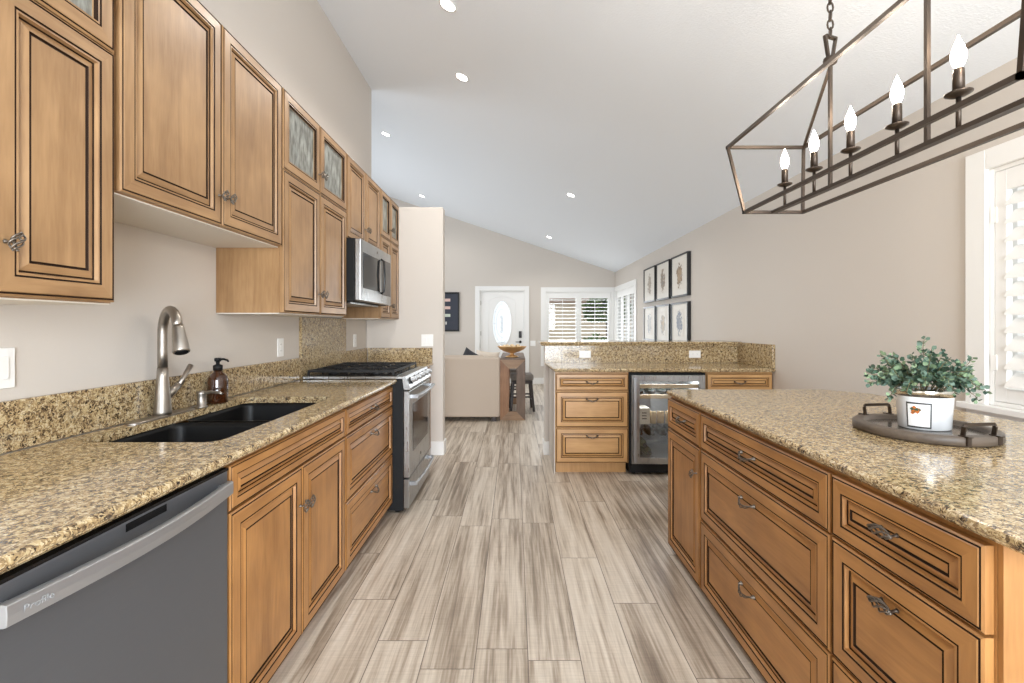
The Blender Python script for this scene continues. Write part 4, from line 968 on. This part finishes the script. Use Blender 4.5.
# contents
o = MB(); o.box(0, 0.10, 0, 0.16, 0, 0.14); o = o.build('drink_carton', [M['carton']], loc=(CX0 + 0.09, CY + 0.04, 0.4285), bevel=0.003); tag(o, 'cream drink carton standing on the middle shelf inside the wine cooler', 'carton')
o2 = MB()
for z in (0.045, 0.07, 0.095): o2.box(0.03, 0.07, -0.0008, -0.0003, z, z + 0.008)
o2.build('print', M['slot'], o)
mb = MB(); mb.lathe([(0.030, 0.0005), (0.033, 0.004), (0.033, 0.085), (0.028, 0.095), (0.027, 0.098)], n=20)
for i in range(5):
    mb = MB(); mb.lathe([(0.028, 0.0005), (0.031, 0.004), (0.031, 0.098), (0.026, 0.108), (0.025, 0.110)], n=18)
    o = mb.build('drink_can', M['canlab'], loc=(CX0 + 0.228 + i * 0.07, CY + 0.085 + 0.01 * (i % 2), 0.4285))
    tag(o, 'tan drink can standing on the middle shelf inside the wine cooler', 'can', 'cans in the wine cooler')
    lid = MB(); lid.lathe([(0.024, 0.1102), (0.024, 0.1115), (0.021, 0.111)], n=18); lid.build('lid', M['chrome'], o)
def bottle_mesh(m, name, loc, label, group, sc_=1.0):
    mb = MB(); mb.lathe([(0.020, 0.27), (0.036, 0.268), (0.0375, 0.26), (0.0375, 0.09), (0.03, 0.065), (0.0145, 0.045), (0.014, 0.0), (0.010, -0.001)], (0, 0, 0), 20, 0, 'Y')
    o = mb.build(name, m, loc=loc); tag(o, label, 'bottle', group)
    fo = MB(); fo.lathe([(0.0155, 0.03), (0.0155, -0.002), (0.012, -0.003)], (0, 0, 0), 16, 0, 'Y'); fo.build('foil_cap', M['blackp'], o); return o
for i in range(5): bottle_mesh(M['candark'], 'wine_bottle', (CX0 + 0.12 + i * 0.105, CY + 0.05, 0.7065 + 0.0), 'dark wine bottle lying on the lower wooden rack of the wine cooler', 'bottles on the lower rack of the cooler')
for i in range(5): bottle_mesh(M['candark'], 'wine_bottle', (CX0 + 0.12 + i * 0.105, CY + 0.07, 0.3385), 'dark wine bottle lying on the glass shelf below the cans in the cooler', 'bottles below the cans in the cooler')
for i, (dx, dz) in enumerate(((0.115, 0.1685), (0.195, 0.1685), (0.155, 0.236))):
    bottle_mesh(M['olive'], 'wine_bottle', (CX0 + dx, CY + 0.06, dz), 'olive green bottle lying on the bottom of the wine cooler', 'olive bottles at the bottom of the cooler')

# ================================================================== pictures on the right wall
inks = [[(150, 138, 122), (176, 162, 146)], [(168, 150, 130), (138, 128, 118)], [(126, 106, 84), (168, 146, 120)], [(150, 152, 156), (186, 182, 176)], [(160, 156, 152), (190, 172, 146)], [(120, 126, 138), (150, 152, 158)]]
desc = ['pale sketch', 'grey-brown study', 'brown figure sketch', 'faint grey sketch', 'pale beige sketch', 'blue-grey figure sketch']
cols = [(7.11, 7.72), (6.45, 7.04), (5.76, 6.37)]; k = 0
for row, (z0, z1) in enumerate(((1.675, 2.235), (1.05, 1.60))):
    for ci, (a, b) in enumerate(cols):
        pos = ('left', 'middle', 'right')[ci]
        t = thing('framed_picture', f'black framed {desc[k]}, {pos} of the {"upper" if row == 0 else "lower"} three on the far right wall', 'picture', (XR - 0.002, (a + b) / 2, (z0 + z1) / 2), R(-90), 'six framed sketches')
        w_, h_ = b - a, z1 - z0; fw = 0.022; D = 0.045
        mb = MB(); mb.box(-w_ / 2, -w_ / 2 + fw, -D, 0, -h_ / 2, h_ / 2); mb.box(w_ / 2 - fw, w_ / 2, -D, 0, -h_ / 2, h_ / 2); mb.box(-w_ / 2 + fw, w_ / 2 - fw, -D, 0, -h_ / 2, -h_ / 2 + fw); mb.box(-w_ / 2 + fw, w_ / 2 - fw, -D, 0, h_ / 2 - fw, h_ / 2)
        mb.build('frame', M['blackframe'], t, bevel=0.002)
        mb = MB(); mb.box(-w_ / 2 + fw, w_ / 2 - fw, -D + 0.012, -D + 0.016, -h_ / 2 + fw, h_ / 2 - fw); mb.build('mat', M['mat'], t)
        mb = MB(); mb.box(-w_ * 0.26, w_ * 0.26, -D + 0.010, -D + 0.0115, -h_ * 0.33, h_ * 0.33); mb.build('print', sketch('sketch_print', (222, 216, 206), inks[k], 14, k * 3.1), t)
        k += 1
# dark frame on the back wall
t = thing('framed_photos', 'tall dark navy frame with small photos on the far wall, left of the front door', 'picture', (-1.505, YB - 0.002, 1.60), 0)
mb = MB(); w_, h_, fw = 0.56, 0.87, 0.035
mb.box(-w_ / 2, -w_ / 2 + fw, -0.03, 0, -h_ / 2, h_ / 2); mb.box(w_ / 2 - fw, w_ / 2, -0.03, 0, -h_ / 2, h_ / 2); mb.box(-w_ / 2 + fw, w_ / 2 - fw, -0.03, 0, -h_ / 2, -h_ / 2 + fw); mb.box(-w_ / 2 + fw, w_ / 2 - fw, -0.03, 0, h_ / 2 - fw, h_ / 2)
mb.build('frame', M['blackframe'], t, bevel=0.003)
mb = MB(); mb.box(-w_ / 2 + fw, w_ / 2 - fw, -0.018, -0.012, -h_ / 2 + fw, h_ / 2 - fw); mb.build('mat', M['navy'], t)
for z, m in ((0.26, 'pinkph'), (0.09, 'pinkph'), (-0.08, 'greenph'), (-0.25, 'greyph')):
    for x0 in (-0.06, -0.21):
        mb = MB(); mb.box(x0 + 0.03 if z < -0.2 else x0, x0 + 0.14 if z > -0.2 else x0 + 0.06, -0.0205, -0.0185, z - 0.032, z + 0.032); mb.build('photo', M[m], t)

# ================================================================== living room
t = thing('sofa', 'oatmeal fabric sofa seen from behind', 'sofa', (0, 6.10, 0))
x0, x1 = -2.45, -0.20
mb = MB(); mb.box(x0, x1, 0, 0.22, 0.06, 0.862); mb.build('backrest', M['sofa'], t, bevel=0.025, seg=4)
for a, b in ((x0, x0 + 0.2), (x1 - 0.2, x1)): mb = MB(); mb.box(a + 0.003, b - 0.003, 0.222, 0.95, 0.06, 0.62); mb.build('arm', M['sofa'], t, bevel=0.03, seg=3)
mb = MB(); mb.box(x0 + 0.202, x1 - 0.202, 0.222, 0.93, 0.06, 0.28); mb.build('seat_base', M['sofa'], t, bevel=0.02)
for a, b in ((x0 + 0.205, (x0 + x1) / 2 - 0.005), ((x0 + x1) / 2 + 0.005, x1 - 0.205)):
    mb = MB(); mb.box(a, b, 0.23, 0.95, 0.282, 0.44); mb.build('seat_cushion', M['sofa'], t, bevel=0.04, seg=3)
for a, b in ((x0 + 0.205, (x0 + x1) / 2 - 0.005), ((x0 + x1) / 2 + 0.005, x1 - 0.215)):
    mb = MB(); mb.box(a, b, 0.225, 0.40, 0.442, 0.872); mb.build('back_cushion', M['sofa'], t, bevel=0.05, seg=4)
for xx in (x0 + 0.08, x1 - 0.08):
    for yy in (0.06, 0.88): mb = MB(); mb.box(xx - 0.03, xx + 0.03, yy - 0.03, yy + 0.03, 0.0, 0.06); mb.build('foot', M['espresso'], t)
def pillow(name, label, loc, rot, s, mat):
    bm = bmesh.new(); bmesh.ops.create_cube(bm, size=1)
    bmesh.ops.subdivide_edges(bm, edges=bm.edges, cuts=6, use_grid_fill=True)
    for v in bm.verts:
        x, z = v.co.x * 2, v.co.z * 2; th = 0.16 + 0.84 * (max(0, 1 - x ** 4) * max(0, 1 - z ** 4)) ** 0.5
        pin = 1 - 0.10 * (1 - abs(x) ** 2) * (abs(z) ** 3) ; pin2 = 1 - 0.10 * (1 - abs(z) ** 2) * (abs(x) ** 3)
        v.co = Vector((v.co.x * s * pin2, v.co.y * 0.15 * th, v.co.z * s * pin))
    me = bpy.data.meshes.new(name); bm.to_mesh(me); bm.free(); me.materials.append(mat)
    for p in me.polygons: p.use_smooth = True
    o = bpy.data.objects.new(name, me); C.objects.link(o); o.location = loc; o.rotation_euler = rot; tag(o, label, 'pillow'); return o
pillow('throw_pillow', 'charcoal throw pillow whose corner shows above the sofa back', (-0.645, 6.62, 0.775), (R(-14), R(30), R(6)), 0.30, M['pillow'])
pillow('throw_pillow', 'cream throw pillow showing just above the right half of the sofa back', (-0.42, 6.83, 0.735), (R(-16), R(6), R(-4)), 0.36, M['pillowb'])

# console with mitred frame ends
t = thing('console_table', 'rustic wooden console table with mitred open frame ends, beside the sofa', 'table', (-0.025, 6.19, 0))
hw, H, bw = 0.172, 0.845, 0.120; Lc = 1.35; bd = 0.05
def mitre(mb, pts, y0, y1, m):
    b = len(mb.v); mb.v += [(x, y0, z) for x, z in pts] + [(x, y1, z) for x, z in pts]
    mb.face((b, b + 1, b + 2, b + 3), m); mb.face((b + 7, b + 6, b + 5, b + 4), m)
    for i in range(4): mb.face((b + i, b + 4 + i, b + 4 + (i + 1) % 4, b + (i + 1) % 4), m)
for k, yy in enumerate((0.0, Lc - bd)):
    g = 0.001
    for nm, pts, mt in (('leg', [(-hw, 0.0), (-hw + bw, bw), (-hw + bw, H - bw - 0.02), (-hw, H - 0.02)], M['rustv']),
                        ('leg', [(hw, 0.0), (hw, H - 0.02), (hw - bw, H - bw - 0.02), (hw - bw, bw)], M['rustg']),
                        ('foot_rail', [(-hw + g, 0.0), (hw - g, 0.0), (hw - bw, bw - g), (-hw + bw, bw - g)], M['rusth']),
                        ('top_rail', [(-hw + g, H - 0.02), (-hw + bw, H - bw - 0.02 + g), (hw - bw, H - bw - 0.02 + g), (hw - g, H - 0.02)], M['rusth'])):
        mb = MB(); mitre(mb, pts, yy, yy + bd, 0); mb.build(nm, mt, t)
mb = MB(); mb.box(-hw, hw, 0, Lc, H - 0.0195, H); mb.build('table_top', M['rustg'], t, bevel=0.003)

# stools
def stool(label, loc, rz):
    t = thing('stool', label, 'stool', loc, rz, 'stools at the console table')
    mb = MB(); mb.box(-0.17, 0.17, -0.17, 0.17, 0.46, 0.56); mb.build('seat', M['greyfab'], t, bevel=0.03, seg=3)
    mb = MB(); mb.box(-0.155, 0.155, -0.155, 0.155, 0.415, 0.4595); mb.build('apron', M['espresso'], t)
    for a in (-1, 1):
        for b in (-1, 1): mb = MB(); mb.bar((a * 0.172, b * 0.172, 0.0), (a * 0.135, b * 0.135, 0.415), 0.034); mb.build('leg', M['espresso'], t)
    for a in (-1, 1):
        mb = MB(); mb.bar((a * 0.158, -0.15, 0.17), (a * 0.158, 0.15, 0.17), 0.022); mb.build('stretcher', M['espresso'], t)
        mb = MB(); mb.bar((-0.15, a * 0.158, 0.22), (0.15, a * 0.158, 0.22), 0.022); mb.build('stretcher', M['espresso'], t)
stool('grey padded dark-legged stool sticking out to the right of the console table', (0.108, 6.98, 0), R(4))
stool('grey padded dark-legged stool seen through the open end of the console table', (-0.06, 7.82, 0), R(-3))

# gold bowl
t = thing('pedestal_bowl', 'gold footed bowl on the console table', 'bowl', (-0.035, 6.42, 0.845))
mb = MB(); mb.lathe([(0.085, 0.0008), (0.0968, 0.0115), (0.0550, 0.0253), (0.0242, 0.0460), (0.0264, 0.0598), (0.0990, 0.0782), (0.1705, 0.1127), (0.2035, 0.1495), (0.2090, 0.1541), (0.2002, 0.1495), (0.1595, 0.1173), (0.0880, 0.0920), (0.0110, 0.0874)], n=36); mb.build('bowl_body', M['gold'], t)
gold_grp = 'ornaments in the gold bowl'
first = None
for i, (x, y, z, r) in enumerate(((-0.11, -0.02, 0.128, 0.032), (-0.05, -0.05, 0.118, 0.036), (0.02, -0.04, 0.120, 0.038), (0.09, -0.03, 0.125, 0.034), (0.0, 0.05, 0.124, 0.04), (-0.07, 0.05, 0.125, 0.035), (0.08, 0.05, 0.127, 0.035))):
    if first is None:
        mb = MB(); mb.lathe([(0.002, -1), (0.5, -0.86), (0.86, -0.5), (1, 0), (0.86, 0.5), (0.5, 0.86), (0.002, 1)], n=16); o = first = mb.build('decorative_ball', M['goldp'])
    else: o = first.copy(); C.objects.link(o)
    o.location = (-0.035 + x, 6.42 + y, 0.845 + z * 1.15); o.scale = (r, r, r); tag(o, 'pale gold ornament ball resting in the gold bowl', 'ornament', gold_grp)

# ================================================================== lights
CXc = 1.093
t = thing('chandelier', 'bronze open-frame linear chandelier with lit candle bulbs over the island', 'chandelier', (0, 0, 0))
zb, zt = 1.765, 2.062
def xc(s, top): return CXc + s * (0.165 if top else 0.123)
Yb0, Yb1, Yt0, Yt1 = 0.87, 1.92, 0.81, 1.98
bt = 0.0125
def frame_rect(z, y0, y1, top, name):
    mb = MB(); c = [(xc(-1, top), y0, z), (xc(1, top), y0, z), (xc(1, top), y1, z), (xc(-1, top), y1, z)]
    for i in range(4):
        p, q = Vector(c[i]), Vector(c[(i + 1) % 4]); dd_ = (q - p).normalized() * bt / 2; mb.bar(p - dd_, q + dd_, bt, bt)
    return mb.build(name, M['bronze'], t)
frame_rect(zb, Yb0, Yb1, False, 'bottom_frame'); frame_rect(zt, Yt0, Yt1, True, 'top_frame')
for s in (-1, 1):
    for yb, yt in ((Yb0, Yt0), (Yb1, Yt1)): mb = MB(); mb.bar((xc(s, 0), yb, zb), (xc(s, 1), yt, zt), 0.0105); mb.build('corner_post', M['bronze'], t)
mb = MB(); mb.bar((CXc, Yb0, zb), (CXc, Yb1, zb), 0.022, 0.012); mb.build('candle_bar', M['bronze'], t)
hubz = 2.205
for hy, yend in ((1.575, Yt1), (1.205, Yt0)):
    mb = MB(); mb.bar((CXc, hy, zb), (CXc, hy, hubz), 0.010); mb.build('stem_rod', M['bronze'], t)
    for s in (-1, 1): mb = MB(); mb.bar((CXc + s * 0.006, hy, hubz - 0.004), (xc(s, 1), yend, zt), 0.0095); mb.build('slanted_rod', M['bronze'], t)
    mb = MB(); mb.lathe([(0.010, -0.018), (0.020, -0.012), (0.022, 0.0), (0.020, 0.008), (0.008, 0.014)], (CXc, hy, hubz), 16); hub = mb.build('hub', M['bronze'], t)
    mb = MB(); c = [(-0.010, 0.010), (0.010, 0.010), (0.026, 0.080), (-0.026, 0.080)]
    for i in range(4):
        p, q = c[i], c[(i + 1) % 4]; mb.bar((CXc + p[0] * 0.94, hy + p[0] * 0.34, hubz + p[1]), (CXc + q[0] * 0.94, hy + q[0] * 0.34, hubz + q[1]), 0.014, 0.006)
    mb.build('hanger_loop', M['bronze'], hub)
    mb = MB(); z = hubz + 0.076; top = zc(CXc) - 0.025; i = 0
    while z < top - 0.03:
        ax = (1, 0) if i % 2 else (0.3, 0.95); pts = []
        for j in range(11): q = 2 * PI * j / 10; pts.append((CXc + ax[0] * 0.010 * math.cos(q), hy + ax[1] * 0.010 * math.cos(q), z + 0.018 + 0.018 * math.sin(q)))
        mb.tube(pts, 0.0030, 6, cap=False); z += 0.0295; i += 1
    mb.build('chain', M['bronze'], t)
    mb = MB(); mb.lathe([(0.008, zc(CXc) - 0.04), (0.03, zc(CXc) - 0.034), (0.058, zc(CXc) - 0.026), (0.058, zc(CXc) - 0.021)], (CXc, hy, 0), 24); mb.build('ceiling_canopy', M['bronze'], t)
for i in range(6):
    y = 0.94 + 0.18 * i
    mb = MB(); mb.tube([(CXc, y, zb + 0.006), (CXc, y, zb + 0.09)], 0.0055, 10)
    mb.lathe([(0.006, 0.082), (0.018, 0.086), (0.027, 0.091), (0.0275, 0.094), (0.012, 0.095)], (CXc, y, zb), 20)
    mb.lathe([(0.012, 0.095), (0.0115, 0.150), (0.009, 0.155)], (CXc, y, zb), 16); cn = mb.build('candle_holder', M['bronze'], t)
    mb = MB(); mb.lathe([(0.007, 0.155), (0.012, 0.165), (0.0155, 0.180), (0.0145, 0.195), (0.009, 0.213), (0.004, 0.226), (0.0008, 0.236)], (CXc, y, zb), 16)
    mb.build('bulb', M['bulb'], cn)
    lp = lamp_point('candle_light', (CXc, y, zb + 0.262), 2.2, (1.0, 0.86, 0.70), 0.02)
ang = math.atan(SL)
names = ['at the top edge of the photo, nearest', 'second nearest on the ceiling', 'alone near the tall left wall', 'just above the end of the cabinets, far left', 'over the sitting area, nearer of the right pair', 'farthest, over the front window']
for i, (x, y) in enumerate(((-0.433, 2.961), (-0.441, 3.822), (-1.677, 5.937), (-1.816, 8.932), (0.732, 5.899), (0.667, 8.795))):
    z = zc(x)
    t = thing('recessed_light', f'round recessed ceiling light, {names[i]}', 'ceiling light', (x, y, z)); t.rotation_euler = (0, ang, 0); t['group'] = 'recessed ceiling lights'
    mb = MB(); mb.lathe([(0.062, -0.0005), (0.060, -0.004), (0.050, -0.005), (0.048, -0.002)], n=28); mb.build('trim_ring', M['white'], t)
    mb = MB(); mb.lathe([(0.0475, -0.0022), (0.0475, -0.0036), (0.044, -0.004)], n=28); mb.build('led_disc', M['disc'], t)
    lamp_spot('recessed_lamp', (x, y, z - 0.02), 36, (1.0, 0.96, 0.90))

# ================================================================== outdoors
mb = MB(); mb.box(-14, 22, YB + 0.12, 40, -0.25, -0.15); mb.box(XR + 0.14, 22, -8, YB + 0.12, -0.25, -0.15); struct(mb.build('ground', M['concrete']))
t = thing('neighbor_house', 'beige stucco house with a brown tiled roof across the street, through the shutters', 'house', (7.3, 22.0, -0.15))
mb = MB(); mb.box(-6, 7, 0, 6, 0, 2.6); mb.build('wall', M['stucco'], t)
mb = MB(); mb.v += [(-6.5, -0.5, 2.55), (7.5, -0.5, 2.55), (7.5, 6.5, 2.55), (-6.5, 6.5, 2.55), (-4, 3, 4.2), (5, 3, 4.2)]
for q in ((0, 1, 5, 4), (1, 2, 5), (2, 3, 4, 5), (3, 0, 4), (3, 2, 1, 0)): mb.face(q)
mb.build('roof', M['roof'], t)
mb = MB(); mb.box(0.5, 3.3, -0.03, 0.0, 0.0, 2.1); mb.build('garage_door', M['white'], t)
def bush(name, label, loc, rx, rz_, n, ls, cat, trunk=0):
    mb = MB(); r_ = random.Random(n)
    for i in range(n):
        q = r_.uniform(0, 2 * PI); ph = math.acos(r_.uniform(-0.6, 1)); rr = r_.uniform(0.6, 1)
        c = Vector((rx * rr * math.sin(ph) * math.cos(q), rx * rr * math.sin(ph) * math.sin(q), trunk + rz_ * (0.6 + rr * math.cos(ph))))
        a = Vector((r_.uniform(-1, 1), r_.uniform(-1, 1), r_.uniform(-1, 1))).normalized() * ls; b = a.orthogonal().normalized() * ls * 0.5
        mb.quad([c - a, c + b, c + a, c - b], 0)
    t = thing(name, label, cat, loc)
    mb.build('foliage', M['shrub'], t)
    mb = MB(); mb.tube([(0, 0, 0), (0, 0, trunk + rz_ * 0.6)], 0.05, 8); mb.build('trunk', M['rustg'], t)
bush('garden_shrub', 'low green shrub outside the front window, behind the shutters', (2.40, 13.4, -0.15), 0.75, 0.75, 900, 0.09, 'shrub')
bush('garden_tree', 'green tree crown outside the front window, behind the right shutter', (3.3, 16.2, -0.15), 0.9, 0.8, 900, 0.12, 'tree', 1.5)
